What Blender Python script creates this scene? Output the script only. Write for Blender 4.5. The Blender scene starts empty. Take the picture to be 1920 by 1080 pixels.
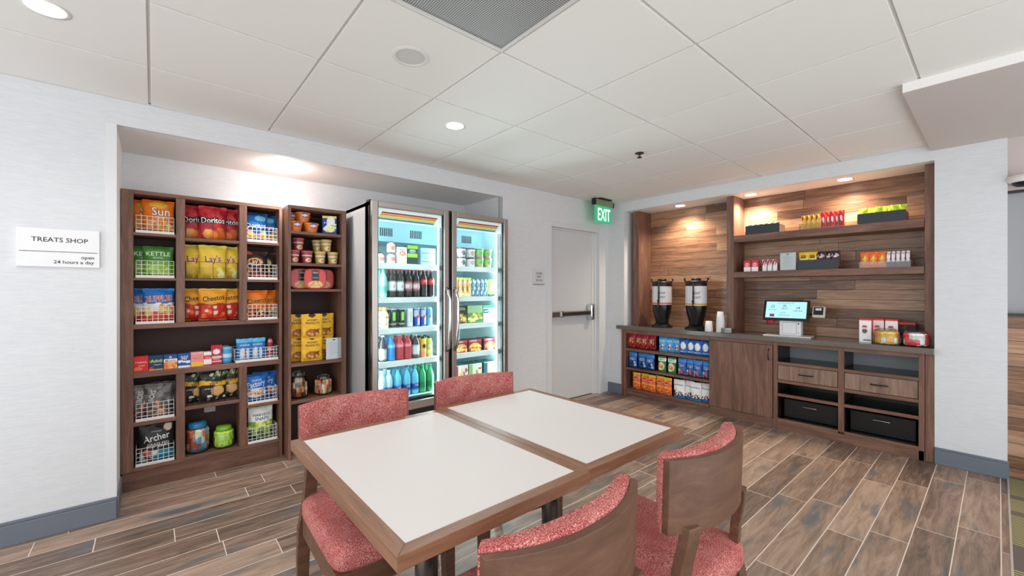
import bpy, math, random
from math import sin, cos, pi, radians, floor, sqrt
sc = bpy.context.scene
COL = sc.collection
# ---------------------------------------------------------------- camera, world, lights, exposure
cd = bpy.data.cameras.new('camera'); cam = bpy.data.objects.new('camera', cd); COL.objects.link(cam)
cam.location = (0, 0, 1.283); cam.rotation_euler = (radians(90), 0, -radians(40.65))
cd.sensor_width = 36; cd.lens = 784 / 1920 * 36; cd.shift_y = 4 / 1920; cd.clip_start = .02
sc.camera = cam
w = bpy.data.worlds.new('world'); sc.world = w; w.use_nodes = True
bg = w.node_tree.nodes['Background']; bg.inputs[0].default_value = (.93, .97, 1, 1); bg.inputs[1].default_value = 2.15
sc.view_settings.view_transform = 'Standard'; sc.view_settings.look = 'None'; sc.view_settings.gamma = 1
sc.view_settings.use_curve_mapping = False
sc.view_settings.exposure = -0.16
def lamp(name, kind, loc, power, color=(1, 1, 1), size=.1, sizey=None, rot=(0, 0, 0), spot=None, blend=.6):
    l = bpy.data.lights.new(name, kind); l.energy = power; l.color = color
    if kind == 'AREA':
        l.size = size
        if sizey: l.shape = 'RECTANGLE'; l.size_y = sizey
        else: l.shape = 'DISK'
    else: l.shadow_soft_size = size
    if kind == 'SPOT': l.spot_size = radians(spot); l.spot_blend = blend
    o = bpy.data.objects.new(name, l); COL.objects.link(o); o.location = loc; o.rotation_euler = rot
    return o
CEIL = 2.365
CAN_ROOM = [(-.313, 2.383), (1.509, 2.334), (-.6, .2), (.9, -.4)]  # last two are unseen lamps added behind the camera
CAN_ALCOVE = [(4.575, 2.376), (4.59, 1.637), (4.575, .875)]
CAN_NICHE = [(.745, 3.50)]
for x, y in CAN_ROOM:
    lamp('downlight_beam', 'SPOT', (x, y, CEIL - .012), 30, (1, .97, .93), .06, spot=150, blend=1)
for x, y in CAN_ALCOVE:
    lamp('downlight_beam', 'SPOT', (x, y, 2.232), 64, (1, .82, .64), .03, spot=140, blend=.9)
for x, y in CAN_NICHE:
    lamp('downlight_beam', 'SPOT', (x, y, 2.200), 45, (1, .96, .91), .04, spot=155, blend=1)
    lamp('downlight_lens_and_fill', 'POINT', (x, y, 2.165), 5, (1, .96, .91), .03)  # extra fill lamp added below the lens to brighten the niche ceiling

# ---------------------------------------------------------------- helpers
def lin(c):
    if isinstance(c, str):
        c = [int(c[i:i + 2], 16) / 255 for i in (0, 2, 4)]
        return tuple((v / 12.92 if v <= .04045 else ((v + .055) / 1.055) ** 2.4) for v in c)
    return tuple(c)
class Nodes:
    def __init__(s, mat): s.t = mat.node_tree; s.n = s.t.nodes; s.l = s.t.links
    def new(s, typ, **kw):
        n = s.n.new(typ)
        for k, v in kw.items(): setattr(n, k, v)
        return n
    def put(s, sock, v):
        if v is None: return
        if hasattr(v, 'is_output') : s.l.new(v, sock)
        elif isinstance(v, (tuple, list)) and len(v) == 3 and sock.type == 'RGBA': sock.default_value = (*v, 1)
        else: sock.default_value = v
    def m(s, op, a, b=None, c=None):
        n = s.new('ShaderNodeMath', operation=op)
        for i, v in enumerate((a, b, c)): s.put(n.inputs[i], v)
        return n.outputs[0]
    def sep(s, v): n = s.new('ShaderNodeSeparateXYZ'); s.put(n.inputs[0], v); return n.outputs
    def comb(s, x=0., y=0., z=0.):
        n = s.new('ShaderNodeCombineXYZ')
        for i, v in enumerate((x, y, z)): s.put(n.inputs[i], v)
        return n.outputs[0]
    def white(s, v): n = s.new('ShaderNodeTexWhiteNoise', noise_dimensions='3D'); s.put(n.inputs['Vector'], v); return n.outputs
    def noise(s, v, scale=5., detail=3., rough=.55, dist=0.):
        n = s.new('ShaderNodeTexNoise'); s.put(n.inputs['Vector'], v); n.inputs['Scale'].default_value = scale
        n.inputs['Detail'].default_value = detail; n.inputs['Roughness'].default_value = rough; n.inputs['Distortion'].default_value = dist
        return n.outputs[0]
    def ramp(s, f, stops, interp='LINEAR'):
        n = s.new('ShaderNodeValToRGB'); s.put(n.inputs[0], f); r = n.color_ramp; r.interpolation = interp
        while len(r.elements) < len(stops): r.elements.new(.5)
        for e, (p, c) in zip(r.elements, stops): e.position = p; e.color = (*lin(c), 1)
        return n.outputs[0]
    def mix(s, f, a, b, blend='MIX'):
        n = s.new('ShaderNodeMix', data_type='RGBA', blend_type=blend)
        s.put(n.inputs['Factor'], f); s.put(n.inputs[6], a); s.put(n.inputs[7], b); return n.outputs[2]
    def bump(s, h, st=.3, d=.002):
        n = s.new('ShaderNodeBump'); s.put(n.inputs['Height'], h); n.inputs['Strength'].default_value = st; n.inputs['Distance'].default_value = d
        return n.outputs[0]
def newmat(name, color='808080', rough=.5, metal=0., spec=.5):
    m = bpy.data.materials.new(name); m.use_nodes = True; p = m.node_tree.nodes['Principled BSDF']
    p.inputs['Base Color'].default_value = (*lin(color), 1); p.inputs['Roughness'].default_value = rough
    p.inputs['Metallic'].default_value = metal; p.inputs['Specular IOR Level'].default_value = spec
    return m
def P(m): return m.node_tree.nodes['Principled BSDF'].inputs
_flat = {}
def flat(c, rough=.5, metal=0.):
    k = (c, rough, metal)
    if k not in _flat: _flat[k] = newmat('paint_' + c, c, rough, metal)
    return _flat[k]
def emis(name, color, st):
    m = newmat(name, color); P(m)['Emission Color'].default_value = (*lin(color), 1); P(m)['Emission Strength'].default_value = st
    return m
def plank_mat(name, ua, va, v0, h, L, gap, stops, gapcol, rough, grain=9., blotch=None, bump=.25, bev=.5, lencol=.5):
    """boards running along axis ua, stacked along axis va"""
    m = newmat(name, rough=rough); N = Nodes(m)
    tc = N.new('ShaderNodeTexCoord').outputs['Object']; s = N.sep(tc); u, v = s[ua], s[va]
    vv = N.m('DIVIDE', N.m('SUBTRACT', v, v0), h); row = N.m('FLOOR', vv); fv = N.m('FRACT', vv)
    off = N.white(N.comb(row, 3.7, 1.1))[0]
    uu = N.m('ADD', N.m('DIVIDE', u, L), N.m('MULTIPLY', off, 7.)); colm = N.m('FLOOR', uu); fu = N.m('FRACT', uu)
    hsh = N.white(N.comb(row, colm, 5.))
    du = N.m('MULTIPLY', N.m('MINIMUM', fu, N.m('SUBTRACT', 1., fu)), L); dv = N.m('MULTIPLY', N.m('MINIMUM', fv, N.m('SUBTRACT', 1., fv)), h)
    gd = N.m('MINIMUM', du, dv); gm = N.m('LESS_THAN', gd, gap)
    gv = N.comb(N.m('ADD', N.m('MULTIPLY', u, 1.1), N.m('MULTIPLY', hsh[0], 31.)), N.m('MULTIPLY', v, grain), N.m('MULTIPLY', hsh[0], 17.))
    n1 = N.noise(gv, 2.2, 6., .62, 1.2); n2 = N.noise(gv, 9., 4., .6, .5)
    f = N.m('ADD', N.m('MULTIPLY', n1, .62), N.m('ADD', N.m('MULTIPLY', n2, .2), N.m('MULTIPLY', N.m('SUBTRACT', hsh[0], .35), lencol)))
    c = N.ramp(f, stops)
    if blotch:
        b = N.noise(N.comb(N.m('ADD', u, N.m('MULTIPLY', hsh[0], 9.)), N.m('MULTIPLY', v, 3.), N.m('MULTIPLY', hsh[0], 5.)), 2.6, 3., .5)
        c = N.mix(N.ramp(b, [(.58, '000000'), (.72, 'ffffff')]), c, lin(blotch))
    c = N.mix(gm, c, lin(gapcol)); N.l.new(c, P(m)['Base Color'])
    hh = N.m('ADD', N.m('MULTIPLY', N.m('MINIMUM', gd, gap * 2), bev / gap), N.m('MULTIPLY', n2, .15))
    N.l.new(N.bump(hh, bump, .002), P(m)['Normal'])
    return m
def wood(name, axis, stops, rough=.45, sc_=1.):
    m = newmat(name, rough=rough); N = Nodes(m); s = N.sep(N.new('ShaderNodeTexCoord').outputs['Object'])
    k = [9. * sc_] * 3; k[axis] = .9 * sc_
    v = N.comb(*[N.m('MULTIPLY', s[i], k[i]) for i in range(3)])
    n1 = N.noise(v, 2.4, 6., .6, 1.0); n2 = N.noise(v, 14., 4., .6, .3)
    c = N.ramp(N.m('ADD', N.m('MULTIPLY', n1, .8), N.m('MULTIPLY', n2, .2)), stops); N.l.new(c, P(m)['Base Color'])
    N.l.new(N.bump(n2, .12, .001), P(m)['Normal'])
    return m
def vcol_mat(name, rough=.35, crinkle=0., spec=.5, metal=0., gain=1.):
    m = newmat(name, rough=rough, spec=spec, metal=metal); N = Nodes(m)
    a = N.new('ShaderNodeAttribute', attribute_name='Col'); g = N.mix(1., a.outputs['Color'], (gain, gain, gain), 'MULTIPLY'); g.node.clamp_result = True; N.l.new(g, P(m)['Base Color'])
    if crinkle:
        n = N.noise(N.new('ShaderNodeTexCoord').outputs['Object'], 32., 3., .6, .6); N.l.new(N.bump(n, crinkle, .006), P(m)['Normal'])
    return m
def glass_mat(name, tint='ffffff', glossy=.08):
    m = bpy.data.materials.new(name); m.use_nodes = True; N = Nodes(m); N.n.remove(N.n['Principled BSDF'])
    t = N.new('ShaderNodeBsdfTransparent'); N.put(t.inputs[0], lin(tint)); g = N.new('ShaderNodeBsdfGlossy'); g.inputs['Roughness'].default_value = .02
    fr = N.new('ShaderNodeLayerWeight'); fr.inputs[0].default_value = .25
    f = N.m('ADD', N.m('MULTIPLY', fr.outputs['Fresnel'], .5), glossy)
    mx = N.new('ShaderNodeMixShader'); N.put(mx.inputs[0], f); N.l.new(t.outputs[0], mx.inputs[1]); N.l.new(g.outputs[0], mx.inputs[2])
    N.l.new(mx.outputs[0], N.n['Material Output'].inputs[0]); return m

def tag(o, label=None, cat=None, group=None, kind=None):
    if label: o['label'] = label
    if cat: o['category'] = cat
    if group: o['group'] = group
    if kind: o['kind'] = kind
    return o
def empty(name, loc=(0, 0, 0), rz=0, label=None, cat=None, group=None):
    o = bpy.data.objects.new(name, None); COL.objects.link(o); o.location = loc; o.rotation_euler = (0, 0, rz); o.empty_display_size = .05
    return tag(o, label, cat, group)
class MB:
    def __init__(s): s.v = []; s.f = []; s.c = []; s.mi = []; s.sm = []
    def add(s, vs, fs, cs=None, mi=0, smooth=False):
        b = len(s.v); s.v += [tuple(p) for p in vs]; s.f += [tuple(i + b for i in f) for f in fs]
        s.c += list(cs) if cs else [(1, 1, 1)] * len(vs); s.mi += [mi] * len(fs); s.sm += [smooth] * len(fs); return s
    def box(s, x0, x1, y0, y1, z0, z1, mi=0, col=None):
        vs = [(x, y, z) for z in (z0, z1) for y in (y0, y1) for x in (x0, x1)]
        return s.add(vs, [(0, 2, 3, 1), (4, 5, 7, 6), (0, 1, 5, 4), (2, 6, 7, 3), (0, 4, 6, 2), (1, 3, 7, 5)], [col] * 8 if col else None, mi)
    def prism(s, poly, z0, z1, mi=0):
        n = len(poly); vs = [(x, y, z0) for x, y in poly] + [(x, y, z1) for x, y in poly]
        return s.add(vs, [tuple(range(n))[::-1], tuple(range(n, 2 * n))] + [(i, (i + 1) % n, n + (i + 1) % n, n + i) for i in range(n)], mi=mi)
    def bar(s, p, q, w, mi=0):
        d = [q[i] - p[i] for i in range(3)]; L = sqrt(sum(a * a for a in d)) or 1; d = [a / L for a in d]
        a = (0, 0, 1) if abs(d[2]) < .9 else (1, 0, 0)
        u = [d[1] * a[2] - d[2] * a[1], d[2] * a[0] - d[0] * a[2], d[0] * a[1] - d[1] * a[0]]; l = sqrt(sum(k * k for k in u)); u = [k / l for k in u]
        v = [d[1] * u[2] - d[2] * u[1], d[2] * u[0] - d[0] * u[2], d[0] * u[1] - d[1] * u[0]]; h = w / 2
        vs = [tuple(e[i] + h * (a1 * u[i] + b1 * v[i]) for i in range(3)) for e in (p, q) for a1, b1 in ((-1, -1), (1, -1), (1, 1), (-1, 1))]
        return s.add(vs, [(0, 1, 2, 3), (7, 6, 5, 4), (0, 4, 5, 1), (1, 5, 6, 2), (2, 6, 7, 3), (3, 7, 4, 0)], mi=mi)
    def tube(s, pts, r, n=8, mi=0):
        rings = []
        for k, p in enumerate(pts):
            a = pts[max(k - 1, 0)]; b = pts[min(k + 1, len(pts) - 1)]; d = [b[i] - a[i] for i in range(3)]; L = sqrt(sum(t * t for t in d)) or 1; d = [t / L for t in d]
            ax = (0, 0, 1) if abs(d[2]) < .9 else (1, 0, 0)
            u = [d[1] * ax[2] - d[2] * ax[1], d[2] * ax[0] - d[0] * ax[2], d[0] * ax[1] - d[1] * ax[0]]; l = sqrt(sum(t * t for t in u)); u = [t / l for t in u]
            v = [d[1] * u[2] - d[2] * u[1], d[2] * u[0] - d[0] * u[2], d[0] * u[1] - d[1] * u[0]]
            rings.append([tuple(p[i] + r * (cos(2 * pi * j / n) * u[i] + sin(2 * pi * j / n) * v[i]) for i in range(3)) for j in range(n)])
        vs = [p for R in rings for p in R]; m = len(pts)
        fs = [(k * n + j, k * n + (j + 1) % n, (k + 1) * n + (j + 1) % n, (k + 1) * n + j) for k in range(m - 1) for j in range(n)]
        fs += [tuple(range(n))[::-1], tuple((m - 1) * n + j for j in range(n))]
        return s.add(vs, fs, mi=mi, smooth=True)
    def lathe(s, prof, c=(0, 0), n=20, mi=0, cols=None, ops=None, cap=True):
        """prof [(r,z)]; u=.5 faces -y"""
        vs = []; cs = []; Z0 = prof[0][1]; Z1 = prof[-1][1]
        for r, z in prof:
            for j in range(n):
                t = -pi / 2 + 2 * pi * (j / n - .5); vs.append((c[0] + r * cos(t), c[1] + r * sin(t), z))
                if ops: cs.append(shade(ops, j / n, (z - Z0) / (Z1 - Z0)))
        m = len(prof)
        fs = [(k * n + j, k * n + (j + 1) % n, (k + 1) * n + (j + 1) % n, (k + 1) * n + j) for k in range(m - 1) for j in range(n)]
        s.add(vs, fs, cs or None, mi, True)
        if cap:
            b = len(s.v) - len(vs)
            s.f += [tuple(b + j for j in range(n))[::-1], tuple(b + (m - 1) * n + j for j in range(n))]; s.mi += [mi] * 2; s.sm += [False] * 2
        return s
    def build(s, name, mat, parent=None, loc=None, rot=None, bevel=0, seg=2, kind=None):
        me = bpy.data.meshes.new(name); me.from_pydata(s.v, [], s.f)
        for mm in (mat if isinstance(mat, (list, tuple)) else [mat]): me.materials.append(mm)
        me.polygons.foreach_set('material_index', s.mi); me.polygons.foreach_set('use_smooth', s.sm)
        if any(c != (1, 1, 1) for c in s.c):
            a = me.color_attributes.new('Col', 'FLOAT_COLOR', 'POINT'); a.data.foreach_set('color', [k for c in s.c for k in (*c, 1)])
        me.update()
        o = bpy.data.objects.new(name, me); COL.objects.link(o)
        if parent: o.parent = parent
        if loc: o.location = loc
        if rot: o.rotation_euler = rot
        if bevel:
            b = o.modifiers.new('bevel', 'BEVEL'); b.width = bevel; b.segments = seg; b.limit_method = 'ANGLE'
            if seg > 2: me.polygons.foreach_set('use_smooth', [True] * len(me.polygons))
        if kind: o['kind'] = kind
        return o
def struct(name, mb, mat, **k): o = mb.build(name, mat, kind='structure', **k); return o
def copy_tree(o, parent=None):
    c = o.copy(); COL.objects.link(c)
    if parent: c.parent = parent
    for ch in [x for x in o.children]: copy_tree(ch, c)
    return c
_used = set()
def inst(proto, loc, rz=0, label=None, group=None, rx=0):
    if proto.name in _used:
        o = proto.copy(); COL.objects.link(o)
        for ch in _kids[proto.name]: copy_tree(ch, o)
    else:
        _used.add(proto.name); _kids[proto.name] = list(proto.children); o = proto
    o.location = loc; o.rotation_euler = (rx, 0, rz)
    if label: o['label'] = label
    if group: o['group'] = group
    elif 'group' in o.keys(): del o['group']
    return o
_kids = {}
# --- printed packaging: ops paint a packet's surface as (u across, v up)
def shade(ops, u, v):
    c = (1, 1, 1)
    for o in ops:
        k = o[0]
        if k == 'bg': c = o[1]
        elif k == 'b':
            if o[1] <= v <= o[2]: c = o[3]
        elif k == 'w':   # wavy band: v0, v1, col, amp, freq
            if o[1] + o[4] * sin(u * o[5]) <= v <= o[2] + o[4] * sin(u * o[5] + 1): c = o[3]
        elif k == 'r':
            if o[1] <= u <= o[2] and o[3] <= v <= o[4]: c = o[5]
        elif k == 'e':
            if ((u - o[1]) / o[3]) ** 2 + ((v - o[2]) / o[4]) ** 2 <= 1: c = o[5]
        elif k == 'S':
            for a, b, ra, rb, cc in o[1]:
                if ((u - a) / ra) ** 2 + ((v - b) / rb) ** 2 <= 1: c = cc
    return c
def ops_(l):
    out = []
    for o in l:
        if o[0] == 's':
            _, u0, u1, v0, v1, cs, n, r, seed = o; R = random.Random(seed); L = []
            for i in range(n):
                q = r * R.uniform(.6, 1.3); L.append((R.uniform(u0, u1), R.uniform(v0, v1), q, q * R.uniform(.5, 1.1), lin(R.choice(cs))))
            out.append(('S', L))
        else: out.append(tuple(lin(x) if isinstance(x, str) and len(x) == 6 else x for x in o))
    return out
_tx = {}
def text2d(s, bold=.012):
    if (s, bold) in _tx: return _tx[(s, bold)]
    cu = bpy.data.curves.new('lettering', 'FONT'); cu.body = s; cu.align_x = 'CENTER'; cu.align_y = 'CENTER'; cu.resolution_u = 2; cu.offset = bold; cu.space_line = .9
    ob = bpy.data.objects.new('lettering', cu); COL.objects.link(ob); bpy.context.view_layer.update()
    dg = bpy.context.evaluated_depsgraph_get(); me = bpy.data.meshes.new_from_object(ob.evaluated_get(dg))
    vs = [(v.co.x, v.co.y) for v in me.vertices]; fs = [tuple(p.vertices) for p in me.polygons]
    bpy.data.objects.remove(ob); bpy.data.curves.remove(cu); bpy.data.meshes.remove(me)
    xs = [v[0] for v in vs]; ys = [v[1] for v in vs]; cx = (min(xs) + max(xs)) / 2; cy = (min(ys) + max(ys)) / 2; W = max(xs) - min(xs)
    r = ([((x - cx) / W, (y - cy) / W) for x, y in vs], fs, W); _tx[(s, bold)] = r; return r
def letters(parent, items, fmap, name='lettering'):
    """items: (string, width m, cx, cz, color, rot deg, ystretch); fmap (x,z)->xyz"""
    groups = {}
    for it in items:
        s_, wd, cx, cz, col = it[:5]; rot = radians(it[5]) if len(it) > 5 else 0; ys = it[6] if len(it) > 6 else 1
        groups.setdefault(col, []).append((s_, wd, cx, cz, rot, ys))
    mats = []; mb = MB()
    for it in items:   # contrasting outline behind the word
        if len(it) > 7:
            s_, wd, cx, cz = it[:4]; rot = radians(it[5]); vs, fs, W2 = text2d(s_, .055); wd *= W2 / text2d(s_)[2]; mt = flat(it[7], .6)
            if mt not in mats: mats.append(mt)
            out = []
            for x, y in vs:
                x *= wd; y *= wd * it[6]; x, y = x * cos(rot) - y * sin(rot), x * sin(rot) + y * cos(rot); q = fmap(cx + x, cz + y); out.append((q[0], q[1] + .0007, q[2]))
            mb.add(out, fs, mi=mats.index(mt))
    base = len(mats)
    for k, (col, L) in enumerate(groups.items()):
        k += base
        mats.append(flat(col, .6))
        for s_, wd, cx, cz, rot, ys in L:
            vs, fs = text2d(s_)[:2]; out = []
            for x, y in vs:
                x *= wd; y *= wd * ys; x, y = x * cos(rot) - y * sin(rot), x * sin(rot) + y * cos(rot); out.append(fmap(cx + x, cz + y))
            mb.add(out, fs, mi=k)
    return mb.build(name, mats, parent) if mb.v else None
M = {}
M['foil'] = vcol_mat('printed_foil', .30, .55, .35, gain=1.45); M['print'] = vcol_mat('printed_card', .5, 0, .3, gain=1.3); M['plastic'] = vcol_mat('printed_plastic', .22, gain=1.15)
def bagpt(w_, h, d, gus=0.):
    def f(u, v, side=-1):
        e = max(0., min(1., (v - .04) / .92)); pr = (sin(pi * e) ** .45) if gus == 0 else min(1., (1 - e) * 2.4) ** .7 * min(1., .25 + e * 8)
        t = d / 2 * pr * max(0., sin(pi * u)) ** .55
        x = (u - .5) * w_ * (1 - .05 * sin(pi * v) * (1 if gus == 0 else -.3)); z = h * v + .0016 * sin(u * 17 + v * 3 + w_ * 90) * (v > .9)
        return (x, side * (t + .0012) + .0025 * sin(u * 9 + v * 14), z)
    return f
def bag(name, w_, h, d, ops, texts=(), cat='chips', gus=0., nu=26, nv=32, mat=None):
    """foil or paper bag standing on z=0, front towards -y; crimped seams"""
    ops = ops_(ops); f = bagpt(w_, h, d, gus); mb = MB()
    for side in (-1, 1):
        k = 1 if side < 0 else 3; a = nu // k; b = nv // k
        vs = [f(i / a, j / b, side) for j in range(b + 1) for i in range(a + 1)]; cs = [shade(ops, i / a, j / b) for j in range(b + 1) for i in range(a + 1)]
        fs = [(j * (a + 1) + i, j * (a + 1) + i + 1, (j + 1) * (a + 1) + i + 1, (j + 1) * (a + 1) + i) for j in range(b) for i in range(a)]
        if side > 0: fs = [q[::-1] for q in fs]
        mb.add(vs, fs, cs, 0, True)
    o = mb.build(name, mat or M['foil']); tag(o, name.replace('_', ' '), cat)
    if texts:
        def fm(x, z):
            p = f(max(.02, min(.98, .5 + x / w_)), max(.02, min(.98, z / h)), -1); return (p[0], p[1] - .0016, p[2])
        letters(o, [(t[0], t[1] * w_, t[2] * w_, t[3] * h, *t[4:]) for t in texts], fm)
    return o
def carton(name, w_, h, d, ops, texts=(), cat='box', side=None, nu=20, nv=20, mat=None, bev=0):
    ops = ops_(ops); mb = MB(); x0 = -w_ / 2
    vs = [(x0 + w_ * i / nu, -d / 2, h * j / nv) for j in range(nv + 1) for i in range(nu + 1)]; cs = [shade(ops, i / nu, j / nv) for j in range(nv + 1) for i in range(nu + 1)]
    fs = [(j * (nu + 1) + i, j * (nu + 1) + i + 1, (j + 1) * (nu + 1) + i + 1, (j + 1) * (nu + 1) + i) for j in range(nv) for i in range(nu)]
    mb.add(vs, fs, cs); sc_ = lin(side) if side else ops[0][1]
    B = [(x, y, z) for z in (0, h) for y in (-d / 2, d / 2) for x in (x0, -x0)]
    mb.add(B, [(0, 2, 3, 1), (4, 5, 7, 6), (2, 6, 7, 3), (0, 4, 6, 2), (1, 3, 7, 5)], [sc_] * 8)
    o = mb.build(name, mat or M['print']); tag(o, name.replace('_', ' '), cat)
    if texts: letters(o, [(t[0], t[1] * w_, t[2] * w_, t[3] * h, *t[4:]) for t in texts], lambda x, z: (x, -d / 2 - .0006, z))
    return o
def turned(name, prof, ops, texts=(), cat='bottle', n=20, mat=None, tr=None, parts=(), sub=14):
    """lathe-built packet; texts wrap at radius tr; parts: (name, prof, color, rough)"""
    mb = MB(); z0, z1 = prof[0][1], prof[-1][1]; fine = []
    for (r0, a), (r1, b) in zip(prof, prof[1:]):
        k = max(1, int(abs(b - a) / (z1 - z0) * sub))
        fine += [(r0 + (r1 - r0) * i / k, a + (b - a) * i / k) for i in range(k)]
    fine.append(prof[-1]); mb.lathe(fine, n=n, ops=ops_(ops)); o = mb.build(name, mat or M['plastic']); tag(o, name.replace('_', ' '), cat)
    for pn, pp, c, rg in parts: MB().lathe(pp, n=n).build(pn, flat(c, rg), o)
    if texts: letters(o, texts, lambda x, z: ((tr + .0006) * sin(x / tr), -(tr + .0006) * cos(x / tr), z))
    return o
ORD = {1: ['only'], 2: ['left', 'right'], 3: ['left', 'middle', 'right']}
NTH = ['leftmost', 'second from left', 'third from left', 'fourth from left', 'fifth from left', 'sixth from left', 'seventh from left', 'eighth from left', 'ninth from left']
def nth(i, n):
    if n <= 3: return ORD[n][i]
    return 'rightmost' if i == n - 1 else NTH[i]
# ---------------------------------------------------------------- materials
M['wallpaper'] = newmat('pale_textured_wallpaper', 'dfe1e4', .75); N = Nodes(M['wallpaper'])
_s = N.sep(N.new('ShaderNodeTexCoord').outputs['Object'])
_n = N.noise(N.comb(N.m('MULTIPLY', _s[0], 14.), N.m('MULTIPLY', _s[1], 14.), N.m('MULTIPLY', _s[2], 130.)), 1., 4., .7, .6)
N.l.new(N.ramp(_n, [(.3, 'd8dade'), (.7, 'e3e5e7')]), P(M['wallpaper'])['Base Color']); N.l.new(N.bump(_n, .32, .003), P(M['wallpaper'])['Normal'])
M['white'] = newmat('white_paint', 'e4e4e6', .55); M['ceil'] = newmat('ceiling_tile', 'ece9e5', .9); M['soffit'] = newmat('painted_drywall', 'eceae7', .8)
N = Nodes(M['ceil']); _n = N.noise(N.new('ShaderNodeTexCoord').outputs['Object'], 160., 3., .7); N.l.new(N.bump(_n, .15, .001), P(M['ceil'])['Normal'])
M['tbar'] = newmat('grid_bar_white', 'd6d3d0', .45); M['base'] = newmat('slate_blue_baseboard', '6e7580', .45); M['doorpaint'] = newmat('grey_door_paint', 'd4d7da', .5)
CAB = [(.3, '5c4033'), (.5, '7a5647'), (.62, '8d6755'), (.8, 'a07a66')]
M['cabv'] = wood('walnut_laminate_upright', 2, CAB); M['cabx'] = wood('walnut_laminate_lengthwise', 0, CAB); M['caby'] = wood('walnut_laminate_crosswise', 1, CAB)
CB2 = [(.3, '65503f'), (.45, '84695a'), (.6, '9a7e6c'), (.8, 'ab8f7d')]
M['drv'] = wood('walnut_drawer_front', 2, CB2)
M['dark'] = newmat('dark_cabinet_interior', '221f1f', .35); M['counter'] = newmat('grey_brown_counter_top', '6f655e', .16)
TB = [(.3, '745039'), (.5, '896148'), (.7, '9b7156')]
M['tabx'] = wood('table_edge_wood', 0, TB, .4, 2.); M['taby'] = wood('table_edge_wood_crosswise', 1, TB, .4, 2.); M['lam'] = newmat('white_table_laminate', 'dfd9d6', .6, spec=.25)
M['chairw'] = wood('chair_wood', 0, [(.3, '573a2a'), (.5, '664635'), (.7, '75543f')], .42, 1.2)
M['fabric'] = newmat('red_tweed_fabric', rough=.95, spec=.15); N = Nodes(M['fabric']); _o = N.new('ShaderNodeTexCoord').outputs['Object']
_w = N.white(N.m('MULTIPLY', 1., 1.)); _a = N.noise(_o, 330., 2., .85); _b = N.noise(_o, 14., 3., .6)
_c = N.ramp(N.m('ADD', N.m('MULTIPLY', N.m('SUBTRACT', _a, .5), 2.0), N.m('ADD', .35, N.m('MULTIPLY', _b, .3))), [(.12, '6c2a32'), (.36, 'a6474a'), (.52, 'c06964'), (.70, 'd4978c'), (.92, 'ecdcd4')])
N.l.new(_c, P(M['fabric'])['Base Color']); N.l.new(N.bump(_a, .6, .003), P(M['fabric'])['Normal'])
M['steel'] = newmat('brushed_steel', 'b9b2ac', .28, 1.); M['steeld'] = newmat('dark_steel_column', '6e6a66', .35, .9); M['chrome'] = newmat('chrome', 'd8d8d8', .12, 1.)
M['black'] = newmat('black_plastic', '121214', .35); M['wirew'] = newmat('white_wire', 'f2f2f2', .4); M['wireb'] = newmat('black_wire', '151515', .45)
M['glass'] = glass_mat('door_glass', 'fbffff', .0); M['jar'] = glass_mat('jar_glass', 'eef4f0', .07); M['acr'] = glass_mat('clear_acrylic', 'f6f8f8', .05)
M['floor'] = plank_mat('wood_look_floor_tile', 0, 1, .298, .1525, .91, .0022, [(.26, '574940'), (.38, '7d6759'), (.50, '9c8372'), (.64, 'b39b89'), (.85, '978c82')], 'dccfc2', .42, 9., '5f6366', .3, .5, .23)
M['woodwall'] = plank_mat('walnut_wall_planks', 1, 2, .85, .0872, .95, .0014, [(.24, '5f4333'), (.38, '86634c'), (.50, 'a67d61'), (.64, 'bf9a7d'), (.86, 'a09387')], '2c211b', .30, 13., None, .35, .5, .30)
M['can'] = emis('downlight_lens_and_fill', 'fff6ea', 9.)
# ================================================================ the room
YA, XB = 3.24, 4.40
def bx(*a): return MB().box(*a)
struct('floor', bx(-1.5, 4.8, -1.0, 3.9, -.05, 0), M['floor'])
M['carpet'] = newmat('striped_carpet', rough=.95, spec=.1); N = Nodes(M['carpet']); _s = N.sep(N.new('ShaderNodeTexCoord').outputs['Object'])
_f = N.m('FRACT', N.m('MULTIPLY', _s[0], 14.)); _h = N.white(N.comb(N.m('FLOOR', N.m('MULTIPLY', _s[0], 14.)), N.m('FLOOR', N.m('MULTIPLY', _s[1], 7.)), 0.))[0]
_st = N.m('MULTIPLY', N.m('LESS_THAN', N.m('FRACT', N.m('MULTIPLY', _s[0], 42.)), .4), N.m('GREATER_THAN', _h, .35))
N.l.new(N.mix(_st, lin('6b625c'), lin('a9a468')), P(M['carpet'])['Base Color'])
struct('floor_carpet', bx(2.0, 4.5, -1.0, -.040, 0, .006), M['carpet'])
struct('trim_1', bx(2.0, 4.46, -.044, -.036, 0, .008), flat('d8d4cc', .3, .6))
wl = MB(); T = CEIL + .03
wl.box(-4, -.157, YA, 3.9, 0, T); wl.box(-.157, 2.621, YA, YA + .03, 2.217, T); wl.box(2.621, 3.300, YA, 3.9, 0, T)
wl.box(3.300, 4.255, YA, 3.9, 2.04, T); wl.box(4.255, 4.8, YA, 3.9, 0, T); wl.box(-.2, 2.7, 3.86, 3.9, 0, T)
struct('wall_left', wl, M['wallpaper'])
struct('ceiling_niche', bx(-.157, 2.621, YA + .03, 3.86, 2.217, 2.25), M['soffit'])
struct('trim_2', bx(-.200, -.155, YA - .003, YA + .02, 0.12, 2.217), M['white'])
struct('trim_3', bx(2.619, 2.656, YA - .003, YA + .02, 0.12, 2.217), flat('a9abad', .5))
wr = MB(); wr.box(XB, 4.8, 3.006, YA, 0, T); wr.box(XB, XB + .03, .312, 3.006, 2.248, T); wr.box(XB, 4.8, -.038, .312, 0, T)
struct('wall_right', wr, M['wallpaper'])
struct('wall_alcove_back', bx(4.77, 4.8, .312, 3.006, .84, 2.248), M['woodwall'])
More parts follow.
